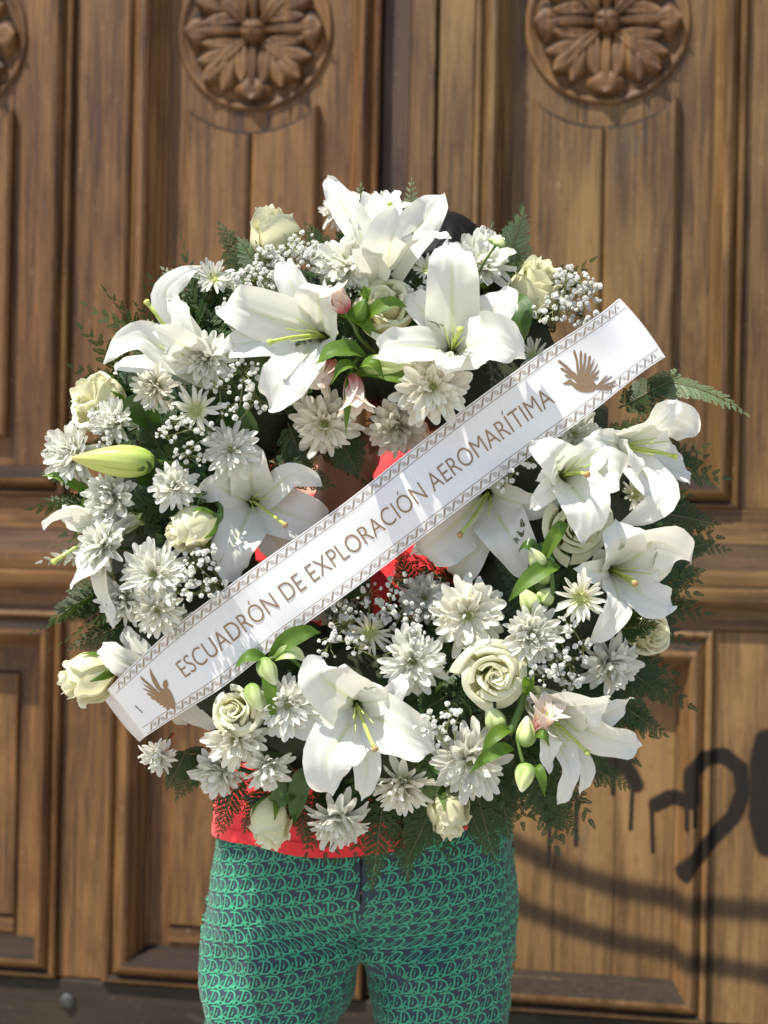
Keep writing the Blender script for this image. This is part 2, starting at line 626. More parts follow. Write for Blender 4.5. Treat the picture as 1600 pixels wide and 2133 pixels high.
# stiles
for leaf, x0, x1 in ((doorL, AX[0] - 0.16, mid1 - 0.001), (doorR, mid1 + 0.001, DX[3] + 0.16)):
    board(leaf, 'backing_board', x0, x1, 0.03, ZT, -0.09, -0.061, WD, 0.0)
for leaf, x0, x1, m in ((doorL, AX[3], BX[0], WL), (doorR, CX[3], DX[0], WS)):
    board(leaf, 'stile', x0 + 0.001, x1 - 0.001, Zo - 0.002, ZT, -0.05, 0.0, m)
    e0, e1 = (LOWX[0][1], LOWX[1][0]) if leaf is doorL else (LOWX[2][1], LOWX[3][0])
    e0, e1 = e0 + 0.0005, e1 - 0.0005
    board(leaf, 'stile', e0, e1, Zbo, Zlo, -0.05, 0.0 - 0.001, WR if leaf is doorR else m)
board(doorL, 'stile', AX[0] - 0.16, AX[0] - 0.001, Zbo, ZT, -0.05, 0.0, WL)
board(doorR, 'stile', DX[3] + 0.001, DX[3] + 0.16, Zbo, ZT, -0.05, 0.0, WL)
# meeting stiles
board(doorL, 'meeting_stile', mid0 + 0.001, mid1 - 0.001, Zbo, ZT, -0.05, -0.012, WD)
board(doorR, 'meeting_stile', mid1 + 0.001, dX(904) - 0.001, Zbo, ZT, -0.05, 0.012, WS)
board(doorR, 'meeting_stile', dX(906), CX[0] - 0.001, Zbo, ZT, -0.05, 0.001, WS)
# lock rail with its projecting shelf
for leaf, x0, x1 in ((doorL, AX[0] - 0.16, mid1 - 0.002), (doorR, mid1 + 0.002, DX[3] + 0.16)):
    prof = [(Zo + 0.0, -0.02), (Zo - 0.001, 0.004), (Zr1, 0.006), (Zr1 - 0.004, 0.0110), (Zr2 + 0.006, 0.0345), (Zr2, 0.0382), (Zr2 - 0.014, 0.0395), (Zr2 - 0.030, 0.0370), (Zr2 - 0.036, 0.0333),
            (Zr2 - 0.044, 0.0345), (Zr3 + 0.016, 0.0320), (Zr3 + 0.004, 0.0234), (Zr3, 0.0097), (Zr3 - 0.006, 0.008), (Zlo, 0.006), (Zlo - 0.001, -0.02)]
    V = []
    for z, h in prof:
        V += [(x0, -h, z), (x1, -h, z)]
    F = [(2 * a, 2 * a + 1, 2 * a + 3, 2 * a + 2) for a in range(len(prof) - 1)]
    F += [tuple(range(0, len(V), 2))[::-1], tuple(range(1, len(V), 2))]
    ob('lock_rail', mesh('lock_rail', V, F, [WLx if leaf is doorL else WSx], None, False), leaf)
    board(leaf, 'kick_board', x0, x1, 0.02, Zbo - 0.002, -0.05, 0.004, WK, 0.004)
    # square bolt heads on the kick board
    for bx in ([dX(143, 2082), dX(620, 2090)] if leaf is doorL else [dX(1520, 2160)]):
        b = MB()
        bz = dZ(143, 2082)
        b.tube([(bx, -0.003, bz), (bx, -0.010, bz), (bx, -0.014, bz)], [0.016, 0.016, 0.009], 8)
        b.obj('bolt', [IRON], leaf, False)
# pavement in front of the door
sP = NT('pavement_concrete')
tP = sP.n('ShaderNodeTexCoord')
PAVE = sP.done(sP.principled(sP.mix(sP.noise(tP.outputs['Object'], 5, 5, 0.6), (0.30, 0.28, 0.25), (0.45, 0.42, 0.37)), 0.85, 0.3, sP.bump(sP.noise(tP.outputs['Object'], 180, 4), 0.3, 0.004)))
b = MB()
b.add([(-60, -60, 0), (60, -60, 0), (60, 60, 0), (-60, 60, 0)], [(0, 1, 2, 3)])
b.obj('pavement', [PAVE], None, False, kind='structure', label='grey concrete pavement in front of the door')

# stone wall that the door is set into
sW = NT('facade_stone')
tW = sW.n('ShaderNodeTexCoord')
STONE = sW.done(sW.principled(sW.mix(sW.noise(tW.outputs['Object'], 6, 6, 0.65), (0.24, 0.21, 0.17), (0.36, 0.32, 0.26)), 0.85, 0.3, sW.bump(sW.noise(tW.outputs['Object'], 60, 5, 0.6), 0.5, 0.006)))
wall_ = empty('facade', door_space, label='pale stone wall on both sides of the wooden door', category='wall')
xa, xb = AX[0] - 0.165, DX[3] + 0.165
for nm, a0, a1, b0, b1, c0, c1 in (('jamb', xa - 0.22, xa - 0.002, -0.12, 0.1, 0.0, 3.06), ('jamb', xb + 0.002, xb + 0.22, -0.12, 0.1, 0.0, 3.06), ('lintel', xa - 0.22, xb + 0.22, -0.12, 0.1, 3.062, 3.35),
                                   ('wall_side', xa - 4.0, xa - 0.222, -0.08, 0.1, 0.0, 3.35), ('wall_side', xb + 0.222, xb + 4.0, -0.08, 0.1, 0.0, 3.35), ('wall_top', xa - 4.0, xb + 4.0, -0.08, 0.1, 3.352, 5.5)):
    b = MB()
    b.box(a0, a1, b0, b1, c0, c1, 0, 0.006)
    b.obj(nm, [STONE], wall_, False)

# ------------------------------------------------------------------ plant materials
def petal_mat(name, base, body, tip, mid=None, transl=0.32, rough=0.45, veins=0.25, midw=0.10, b0=0.02, b1=0.32):
    s = NT(name)
    uvn = s.n('ShaderNodeUVMap')
    sx = s.n('ShaderNodeSeparateXYZ')
    s.put(sx.inputs[0], uvn.outputs[0])
    u, v = sx.outputs['X'], sx.outputs['Y']
    tc = s.n('ShaderNodeTexCoord')
    nz = s.noise(tc.outputs['Object'], 60, 3)
    uu = s.math('ADD', u, s.math('MULTIPLY', s.math('SUBTRACT', nz, 0.5), 0.12))
    c = s.mix(s.ss(uu, b0, b1), base, body)
    c = s.mix(s.ss(uu, 0.72, 1.0), c, tip)
    av = s.math('ABSOLUTE', s.math('SUBTRACT', v, 0.5))
    if mid is not None:
        f = s.math('MULTIPLY', s.math('SUBTRACT', 1.0, s.ss(av, 0.0, midw)), s.math('SUBTRACT', 1.0, s.ss(uu, 0.45, 0.9)))
        c = s.mix(s.math('MULTIPLY', f, 0.75), c, mid)
    # fine veins along the petal
    cx_ = s.n('ShaderNodeCombineXYZ')
    s.put(cx_.inputs[0], s.math('MULTIPLY', u, 2.2))
    s.put(cx_.inputs[1], s.math('MULTIPLY', v, 16.0))
    s.put(cx_.inputs[2], s.math('MULTIPLY', nz, 0.6))
    wv = s.noise(cx_.outputs[0], 1.0, 3, 0.6)
    c = s.mix(s.math('MULTIPLY', s.ss(wv, 0.45, 0.75), 0.10), c, tuple(x * 0.78 for x in body))
    bl = s.noise(tc.outputs['Object'], 23, 2)
    c = s.mix(s.math('MULTIPLY', s.ss(bl, 0.66, 0.8), 0.14), c, (0.62, 0.50, 0.30))
    nb = s.bump(s.math('ADD', wv, s.math('MULTIPLY', nz, 2.0)), veins, 0.0009)
    p = s.principled(c, rough, 0.4, nb)
    t = s.n('ShaderNodeBsdfTranslucent')
    s.put(t.inputs['Color'], c)
    mx = s.n('ShaderNodeMixShader')
    mx.inputs[0].default_value = transl
    s.t.links.new(p, mx.inputs[1])
    s.t.links.new(t.outputs[0], mx.inputs[2])
    return s.done(mx.outputs[0])


def leaf_mat(name, c1, c2, rough=0.42, transl=0.25, scale=30, spec=0.5):
    s = NT(name)
    tc = s.n('ShaderNodeTexCoord')
    oi = s.n('ShaderNodeObjectInfo')
    c = s.mix(s.noise(tc.outputs['Object'], scale, 3), c1, c2)
    c = s.mix(s.math('MULTIPLY', oi.outputs['Random'], 0.5), c, s.mix(1.0, c, (1.35, 1.15, 0.7), 'MULTIPLY'))
    p = s.principled(c, rough, spec, s.bump(s.noise(tc.outputs['Object'], 240, 2), 0.25, 0.001))
    t = s.n('ShaderNodeBsdfTranslucent')
    s.put(t.inputs['Color'], s.mix(1.0, c, (1.5, 1.8, 0.7), 'MULTIPLY'))
    mx = s.n('ShaderNodeMixShader')
    mx.inputs[0].default_value = transl
    s.t.links.new(p, mx.inputs[1])
    s.t.links.new(t.outputs[0], mx.inputs[2])
    return s.done(mx.outputs[0])


M_LILY = petal_mat('lily_petal', (0.50, 0.62, 0.22), (0.80, 0.795, 0.72), (0.82, 0.815, 0.76), (0.70, 0.74, 0.40), 0.30, 0.42, 0.22, 0.06, 0.0, 0.42)
M_MUM = petal_mat('chrysanthemum_petal', (0.78, 0.80, 0.52), (0.80, 0.795, 0.71), (0.82, 0.815, 0.76), None, 0.45, 0.5, 0.1, 0.1, 0.0, 0.35)
M_MUM2 = petal_mat('chrysanthemum_petal_cream', (0.70, 0.70, 0.36), (0.80, 0.775, 0.655), (0.82, 0.81, 0.73), None, 0.38, 0.5, 0.1, 0.1, 0.0, 0.45)
M_MUMC = petal_mat('chrysanthemum_heart', (0.50, 0.58, 0.16), (0.78, 0.78, 0.46), (0.86, 0.86, 0.72), None, 0.4, 0.5, 0.1, 0.1, 0.0, 0.6)
M_ROSE = petal_mat('rose_petal', (0.77, 0.77, 0.42), (0.80, 0.775, 0.51), (0.82, 0.805, 0.60), None, 0.36, 0.5, 0.06, 0.1, 0.0, 0.5)
M_ALST = petal_mat('alstroemeria_petal', (0.62, 0.16, 0.17), (0.80, 0.66, 0.58), (0.84, 0.82, 0.70), (0.66, 0.52, 0.10), 0.3, 0.45, 0.3, 0.12, 0.05, 0.5)
M_ABUD = petal_mat('alstroemeria_bud', (0.22, 0.34, 0.08), (0.62, 0.70, 0.33), (0.80, 0.80, 0.62), (0.34, 0.46, 0.12), 0.2, 0.45, 0.3, 0.16, 0.05, 0.6)
M_LBUD = petal_mat('lily_bud', (0.30, 0.44, 0.08), (0.52, 0.58, 0.16), (0.62, 0.58, 0.20), (0.30, 0.42, 0.08), 0.15, 0.42, 0.4, 0.10, 0.0, 0.4)
M_BREATH = petal_mat('breath_blossom', (0.66, 0.70, 0.52), (0.83, 0.83, 0.79), (0.86, 0.86, 0.82), None, 0.4, 0.6, 0.0)
M_PISTIL = leaf_mat('lily_pistil', (0.36, 0.48, 0.10), (0.50, 0.58, 0.18), 0.35, 0.1)
M_STIGMA = leaf_mat('lily_stigma', (0.26, 0.17, 0.07), (0.40, 0.30, 0.12), 0.5, 0.0)
M_STEM = leaf_mat('flower_stem', (0.05, 0.10, 0.02), (0.10, 0.18, 0.04), 0.45, 0.05)
M_BSTEM = leaf_mat('breath_stem', (0.16, 0.20, 0.07), (0.26, 0.28, 0.12), 0.5, 0.05)
M_LEAF = leaf_mat('bright_leaf', (0.060, 0.125, 0.014), (0.125, 0.215, 0.030), 0.5, 0.35, 70, 0.35)
M_DLEAF = leaf_mat('dark_leaf', (0.025, 0.065, 0.012), (0.06, 0.12, 0.02), 0.35, 0.2)
M_FERN = leaf_mat('fern_leaf', (0.013, 0.034, 0.007), (0.042, 0.078, 0.016), 0.42, 0.20, 45, 0.35)
M_FERN2 = leaf_mat('fern_leaf_pale', (0.075, 0.13, 0.06), (0.16, 0.22, 0.12), 0.38, 0.25, 45, 0.6)
M_RACH = leaf_mat('fern_stalk', (0.05, 0.06, 0.02), (0.09, 0.08, 0.03), 0.5, 0.0)
M_BASE = leaf_mat('wreath_base_moss', (0.010, 0.018, 0.006), (0.03, 0.04, 0.012), 0.8, 0.0, 80)

# ------------------------------------------------------------------ the wreath's ring
WC3 = at(765, 1085, 0.0)
RR, RA, RB = 0.235, 0.112, 0.095


def surf(px, py):
    p = at(px, py, -0.06)
    r = math.hypot(p.x - WC3.x, p.z - WC3.z)
    q = (r - RR) / RA
    return -RB * math.sqrt(max(0.0, 1 - q * q)) if abs(q) < 1 else 0.0


def outward(px, py):
    p = at(px, py, -0.06)
    d = Vector((p.x - WC3.x, 0, p.z - WC3.z))
    r = d.length
    d.normalize()
    q = max(-0.85, min(0.85, (r - RR) / RA))
    return (d * q + Vector((0, -1, 0)) * math.sqrt(1 - q * q)).normalized()


def face(dx, dy):
    n = dx * dx + dy * dy
    return Vector((dx, -math.sqrt(max(0.02, 1 - n)), dy)).normalized()


V, U = [], []
nA, nB = 96, 18
for i in range(nA):
    a = 2 * math.pi * i / nA
    for j in range(nB):
        q = 2 * math.pi * j / nB
        k = 0.80 + 0.05 * math.sin(a * 17 + q * 3) + 0.04 * math.sin(a * 31 - q * 5)
        r = RR + RA * k * math.cos(q)
        V.append((WC3.x + r * math.cos(a), RB * k * math.sin(q) * 0.85 + 0.01, WC3.z + r * math.sin(a)))
F = [(i * nB + j, i * nB + (j + 1) % nB, ((i + 1) % nA) * nB + (j + 1) % nB, ((i + 1) % nA) * nB + j) for i in range(nA) for j in range(nB)]
ob('wreath_base', mesh('wreath_base', V, F, [M_BASE]), None, None, label='dark mossy ring that holds the flowers and ferns together', category='wreath')

# ------------------------------------------------------------------ ferns
def pinna_mesh(name, seed, mat, n=8):
    r = random.Random(seed)
    b = MB()
    for i in range(n):
        t = 0.04 + 0.90 * i / n
        for sd in (-1, 1):
            L = 0.29 * (1 - t) ** 0.75 + 0.06
            L *= r.uniform(0.85, 1.15)
            an = R(46 + r.uniform(-7, 7))
            d = np.array([math.cos(an), sd * math.sin(an), -0.25 * L])
            sdv = np.array([-math.sin(an) * 1.0, sd * math.cos(an), 0.12])
            o = np.array([t + (0.03 if sd > 0 else 0), 0, -0.10 * t * t])
            w = 0.043 + 0.024 * (1 - t)
            P = [o, o + d * L * 0.35 + sdv * w * 0.8, o + d * L * 0.75 + sdv * w * 0.75, o + d * L, o + d * L * 0.7 - sdv * w * 0.8, o + d * L * 0.3 - sdv * w * 0.7]
            b.add(P, [(0, 1, 5), (1, 2, 4, 5), (2, 3, 4)], [(0, .5), (.3, 1), (.7, 1), (1, .5), (.7, 0), (.3, 0)])
    o = np.array([0.86, 0, -0.08])
    b.add([o, o + np.array([0.06, 0.03, 0]), o + np.array([0.15, 0, -0.02]), o + np.array([0.06, -0.03, 0])], [(0, 1, 2, 3)])
    b.add([(0, 0.012, 0), (0, -0.012, 0), (0.95, 0, -0.09)], [(0, 1, 2)])
    return mesh(name, b.V, b.F, [mat], b.U, True)


PIN = [pinna_mesh('pinna', 3 + k, M_FERN) for k in range(3)]
PINP = [pinna_mesh('pinna', 13 + k, M_FERN2) for k in range(3)]


def frond_layout(P0, P1, bow, nrm, width, r, npair=11):
    """rachis points and pinna matrices of one frond"""
    P0, P1, bow = Vector(P0), Vector(P1), Vector(bow)
    L = (P1 - P0).length
    pt = lambda t: P0.lerp(P1, t) + bow * (4 * t * (1 - t)) * 0.5
    pts = [pt(t) for t in np.linspace(0, 1, 12)]
    ms = []
    n = Vector(nrm).normalized()
    for i in range(npair):
        t = 0.10 + 0.88 * (i / npair)
        tan = (pt(t + 0.01) - pt(t - 0.01)).normalized()
        sd = tan.cross(n).normalized()
        nn = sd.cross(tan).normalized()
        sh = (1 - t) ** 0.8 * min(1.0, 0.55 + t * 2.2)
        for s in (-1, 1):
            l = width * sh * r.uniform(0.88, 1.1) + 0.004
            an = R(58 - 18 * t + r.uniform(-6, 6))
            d = (tan * math.cos(an) + sd * s * math.sin(an) + nn * r.uniform(-0.22, 0.10)).normalized()
            y = nn.cross(d).normalized()
            z = d.cross(y)
            p = pt(t + (0.02 if s > 0 else 0))
            m = Matrix((d * l, y * l, z * l)).transposed().to_4x4()
            m.translation = p
            ms.append(m)
    # terminal tip
    tan = (pt(1.0) - pt(0.97)).normalized()
    l = width * 0.30
    y = n.cross(tan).normalized()
    m = Matrix((tan * l, y * l, tan.cross(y) * l)).transposed().to_4x4()
    m.translation = pt(0.97)
    ms.append(m)
    return pts, ms


def fern(P0, P1, label, bow=(0, 0, 0), nrm=(0, -1, 0.2), width=0.05, pale=False, npair=11):
    r = random.Random(hash(label) % 100000 if False else int(sum(map(ord, label)) * 7919) % 100003)
    P0 = Vector(P0)
    t = empty('fern_frond', Matrix.Translation(P0), label=label, category='fern', group='fern fronds of the wreath')
    pts, ms = frond_layout(P0, P1, bow, nrm, width, r, npair)
    b = MB()
    b.tube([p - P0 for p in pts], list(np.linspace(0.0016, 0.0005, len(pts))), 5)
    b.obj('rachis', [M_RACH], t)
    T = Matrix.Translation(-P0)
    for m in ms:
        ob('leaflet', r.choice(PINP if pale else PIN), t, T @ m)
    return t


# filling of fern between the flowers, kept clear of the lilies' throats
THROATS = [(640, 700), (600, 720), (942, 728), (527, 1045), (570, 1080), (745, 1472), (1015, 1030), (1040, 1110), (1175, 990), (1290, 930), (1275, 1188)]
fb_V, fb_F = [], []
base_pin = [(np.array([v.co[:] for v in me.vertices]), [tuple(p.vertices) for p in me.polygons]) for me in PIN]
rf = random.Random(21)
off = 0
for k in range(380):
    a = rf.uniform(0, 2 * math.pi)
    q = rf.uniform(-0.18, 1.18) * math.pi          # around the tube, the front half and the edges
    er = Vector((math.cos(a), 0, math.sin(a)))
    et = Vector((-math.sin(a), 0, math.cos(a)))
    nrm = er * math.cos(q) + Vector((0, -1, 0)) * math.sin(q)
    p0 = Vector((WC3.x, 0, WC3.z)) + er * RR + Vector((er.x * math.cos(q) * RA, -math.sin(q) * RB, er.z * math.cos(q) * RA)) * 0.66
    tq = er * (-math.sin(q)) + Vector((0, -1, 0)) * math.cos(q)
    ph = rf.uniform(0, 2 * math.pi)
    d = (et * math.cos(ph) + tq * math.sin(ph) + nrm * rf.uniform(-0.05, 0.22)).normalized()
    if (q < 0.15 * math.pi):
        d = (er * 1.0 + et * rf.uniform(-0.8, 0.8) + Vector((0, -0.1, 0))).normalized()
    if q > 0.86 * math.pi:
        d = (er * -1.0 + et * rf.uniform(-0.9, 0.9) + Vector((0, -0.15, 0))).normalized()
    L = rf.uniform(0.075, 0.14)
    if k >= 290:      # skirt of fern behind the lower and right-hand rim
        a = R(rf.uniform(262, 385))
        er = Vector((math.cos(a), 0, math.sin(a)))
        et = Vector((-math.sin(a), 0, math.cos(a)))
        p0 = Vector((WC3.x, rf.uniform(-0.02, 0.05), WC3.z)) + er * (RR + RA * rf.uniform(0.1, 0.8))
        d = (er + et * rf.uniform(-.5, .5) + Vector((0, rf.uniform(-.15, .1), -0.25))).normalized()
        nrm = Vector((0, -1, 0.2))
        L = rf.uniform(0.09, 0.165)
    rx, rz = p0.x - at(800, 1085, -0.1).x, p0.z - at(800, 1085, -0.1).z
    if abs(rx * 0.6 - rz * 0.8) < 0.085:        # pressed flat under the ribbon
        p0 = p0 + Vector((0, 0.035, 0))
        d = (d - nrm * d.dot(nrm) * 1.15).normalized()
        L *= 0.7
    if k < 290 and any((p0 - at(tx, ty, p0.y)).length < 0.052 for tx, ty in THROATS):
        continue
    pts, ms = frond_layout(p0, p0 + d * L, nrm * -0.02, nrm, L * 0.34, rf, 9)
    for m in ms:
        Vv, Ff = base_pin[rf.randrange(3)]
        M = np.array(m)
        W = Vv @ M[:3, :3].T + M[:3, 3]
        fb_V.append(W)
        fb_F.extend([tuple(i + off for i in f) for f in Ff])
        off += len(W)
ob('fern_foliage', mesh('fern_foliage', np.vstack(fb_V), fb_F, [M_FERN]), None, None, kind='stuff', label='dense dark green fern filling between the flowers of the wreath')


def fr(b, t, label, yb=-0.02, yt=-0.02, w=55, bow=(0, 0, 0), nrm=(0, -1, 0.25), pale=False, npair=11):
    fern(at(b[0], b[1], yb), at(t[0], t[1], yt), label, bow, nrm, w * 0.0006, pale, npair)


FR = [
    ((1330, 800), (1555, 862), 'pale fern frond stretching far out under the end of the ribbon', 0.0, -0.05, 62, (0, 0, 0.03), (0.2, -0.7, 0.7), True, 14),
    ((1290, 850), (1400, 790), 'short dark fern frond tucked under the dove at the ribbon end', -0.02, -0.03, 55, (0, 0, 0), (0, -1, .4), False, 10),
    ((1020, 600), (1088, 445), 'pale fern frond standing upright beside the tall cream rose', 0.0, -0.03, 70, (0.01, 0, 0), (0.1, -1, .3), True, 12),
    ((985, 590), (1025, 470), 'small pale fern frond behind the chrysanthemum next to the dark hair', 0.02, 0.0, 45, (0, 0, 0), (0, -1, .3), True, 9),
    ((690, 560), (640, 470), 'green fern tip between the baby breath and the topmost lily', -0.02, -0.02, 45, (0, 0, 0), (0, -1, .3), False, 9),
    ((720, 520), (752, 385), 'pale fern tip just behind the topmost lily petal', 0.02, 0.03, 36, (0, 0, 0), (0, -1, .2), True, 10),
    ((850, 500), (858, 372), 'thin pale fern tip rising between the topmost lily petals', 0.03, 0.04, 26, (0, 0, 0), (0, -1, .2), True, 9),
    ((530, 590), (458, 468), 'dark fern frond leaning left above the small daisy', 0.02, 0.02, 50, (0, 0, 0), (0, -1, .2), False, 11),
    ((560, 590), (500, 500), 'pale fern frond beside the upright rosebud', 0.0, 0.0, 48, (0, 0, 0), (0, -1, .3), True, 10),
    ((530, 640), (385, 560), 'fern frond over the curled lily petal at upper left', -0.02, -0.02, 60, (0, 0, 0), (-.2, -1, .4), True, 11),
    ((430, 640), (340, 560), 'pale fern frond behind the curled lily petal', 0.03, 0.04, 44, (0, 0, 0), (0, -1, .3), True, 9),
    ((420, 720), (300, 670), 'short pale fern frond by the pistil of the left-facing lily', 0.03, 0.04, 46, (0, 0, 0), (0, -1, .3), True, 9),
    ((330, 740), (245, 695), 'pale fern tip above the long left lily petal', 0.05, 0.05, 34, (0, 0, 0), (0, -1, .3), True, 8),
    ((520, 700), (410, 640), 'green fern frond between the two upper left lilies', -0.02, -0.03, 60, (0, 0, 0), (0, -1, .4), False, 11),
    ((500, 760), (440, 690), 'dark fern frond beside the long-petalled lily at upper left', -0.03, -0.04, 48, (0, 0, 0), (0, -1, .4), False, 10),
    ((330, 870), (255, 905), 'dark fern frond above the green lily bud', -0.05, -0.08, 50, (0, 0, 0), (0, -1, .4), False, 10),
    ((260, 860), (265, 760), 'pale fern frond behind the leftmost upper rose', 0.0, 0.0, 48, (0, 0, 0), (0, -1, .3), True, 9),
    ((560, 960), (690, 1010), 'dark fern frond reaching across the hole over the arm', -0.06, -0.07, 55, (0, 0, 0), (0, -1, .2), False, 11),
    ((600, 880), (640, 990), 'dark fern frond hanging inside the ring near the left inner lily', -0.05, -0.06, 52, (0, 0, 0), (0, -1, .2), False, 11),
    ((700, 900), (745, 985), 'dark fern frond hanging into the hole below two chrysanthemums', -0.05, -0.06, 55, (0, 0, 0), (0, -1, .2), False, 10),
    ((840, 560), (790, 560), 'green fern spray in front of the topmost lily tube', -0.08, -0.10, 42, (0, 0, 0), (0, -1, .4), False, 9),
    ((900, 560), (800, 555), 'green fern frond lying under the topmost lily', -0.075, -0.10, 46, (0, 0, 0.0), (0, -1, .5), False, 9),
    ((210, 1010), (85, 985), 'thin fern frond poking out left below the green lily bud', 0.03, 0.02, 34, (0, 0, 0), (0, -1, .2), False, 9),
    ((220, 1080), (100, 1040), 'fern frond behind the pink-edged lily petal', 0.05, 0.06, 48, (0, 0, 0), (0, -1, .2), False, 9),
    ((230, 1240), (105, 1300), 'fern frond spreading left below the drooping lily', 0.02, 0.0, 58, (0, 0, 0.02), (0, -1, .4), False, 12),
    ((280, 1290), (150, 1350), 'fern frond just above the lowest left rose', 0.0, -0.02, 50, (0, 0, 0), (0, -1, .4), False, 11),
    ((330, 1280), (200, 1370), 'fern frond behind the leftmost rose of the lower edge', 0.02, 0.01, 46, (0, 0, 0), (0, -1, .3), False, 10),
    ((320, 1180), (190, 1190), 'dark fern frond behind the daisy-covered left lily', 0.04, 0.05, 50, (0, 0, 0), (0, -1, .2), False, 10),
    ((390, 1560), (350, 1640), 'fern tuft below the left end of the ribbon', -0.01, -0.02, 40, (0, 0, 0), (0, -1, .2), False, 9),
    ((440, 1550), (370, 1660), 'fern frond hanging beside the small side-on daisy', 0.0, 0.0, 55, (0, 0, 0), (0, -1, .1), False, 11),
    ((500, 1600), (455, 1740), 'fern frond hanging over the red shirt at the left edge', 0.02, 0.02, 52, (0, 0, 0), (0, -1, .1), False, 11),
    ((560, 1640), (510, 1730), 'dark fern frond on the red shirt left of the hanging rose', 0.0, -0.02, 44, (0, 0, 0), (0, -1, .1), False, 10),
    ((620, 1650), (640, 1760), 'curled fern frond on the red shirt right of the hanging rose', 0.0, -0.02, 38, (0, 0, 0), (0, -1, .1), False, 10),
    ((800, 1650), (775, 1850), 'long fern frond hanging over the red hem and trousers', 0.0, 0.0, 62, (0, 0, 0), (0, -1, .1), False, 13),
    ((840, 1660), (850, 1830), 'longest fern frond hanging down over the green trousers', 0.02, 0.02, 58, (0, 0, 0), (0, -1, .1), False, 13),
    ((900, 1680), (850, 1790), 'fern frond hanging left of the lowest right rosebud', -0.01, -0.01, 56, (0, 0, 0), (0, -1, .1), False, 11),
    ((990, 1640), (1030, 1790), 'fern frond hanging right of the lowest right rosebud', 0.0, 0.0, 60, (0, 0, 0), (0, -1, .1), False, 12),
    ((1040, 1620), (1060, 1740), 'fern frond hanging over the right edge of the trousers', 0.02, 0.03, 55, (0, 0, 0), (0, -1, .1), False, 11),
    ((960, 1640), (1000, 1740), 'dark fern frond behind the open lower chrysanthemum', 0.0, 0.0, 55, (0, 0, 0), (0, -1, .1), False, 10),
    ((1100, 1600), (1200, 1740), 'fern frond hanging below the lower right lily', 0.03, 0.04, 66, (0, 0, 0), (0, -1, .1), False, 12),
    ((1160, 1560), (1310, 1640), 'fern frond reaching right below the lower right lily', 0.05, 0.06, 60, (0, 0, 0), (0, -1, .1), False, 12),
    ((1240, 1430), (1385, 1530), 'fern frond above the upturned tip of the lower right lily', 0.0, 0.0, 58, (0, 0, 0), (0, -1, .2), False, 12),
    ((1270, 1480), (1360, 1500), 'small fern frond poking out past the lower right lily', 0.01, 0.0, 34, (0, 0, 0), (0, -1, .3), False, 9),
    ((1290, 1380), (1380, 1450), 'fern frond beside the side-on chrysanthemum at lower right', 0.0, 0.0, 58, (0, 0, 0), (0, -1, .2), False, 11),
    ((1290, 1310), (1365, 1300), 'green fern frond lying across the small right rose', -0.06, -0.10, 44, (0, 0, 0), (0, -1, .4), False, 9),
    ((1330, 1170), (1480, 1130), 'dark fern frond behind the broad spotted lily petal', 0.03, 0.05, 60, (0, 0, 0), (0, -1, .2), False, 12),
    ((1340, 1060), (1490, 1090), 'dark fern frond sticking out right below the looping lily petal', 0.02, 0.03, 66, (0, 0, 0), (0, -1, .2), False, 11),
    ((1330, 1220), (1460, 1190), 'dark fern frond under the broad spotted lily petal', 0.04, 0.05, 58, (0, 0, 0), (0, -1, .2), False, 11),
    ((1320, 1120), (1520, 1145), 'long thin fern frond pointing right beyond the spotted petal', 0.05, 0.06, 46, (0, 0, 0), (0, -1, .2), False, 13),
    ((770, 1240), (700, 1180), 'dark fern frond against the red shirt in the hole', -0.03, -0.03, 44, (0, 0, 0), (0, -1, .2), False, 10),
    ((860, 1230), (830, 1150), 'small dark fern tip in front of the red shirt in the hole', -0.03, -0.02, 34, (0, 0, 0), (0, -1, .2), False, 8),
    ((640, 1480), (700, 1420), 'dark fern frond behind the lower middle lily', -0.05, -0.06, 55, (0, 0, 0), (0, -1, .2), False, 11),
    ((930, 1450), (880, 1480), 'dark fern frond below the bright middle chrysanthemum', -0.07, -0.09, 50, (0, 0, 0), (0, -1, .2), False, 10),
    ((350, 960), (300, 880), 'dark fern frond between the baby breath and the left chrysanthemums', -0.06, -0.08, 50, (0, 0, 0), (0, -1, .2), False, 10),
]
for f in FR:
    b_, t_, lab, yb, yt, w_, bw, nm, pale, npn = f
    fr(b_, t_, lab, yb, yt, w_ * 1.0, bw, nm, pale, npn)


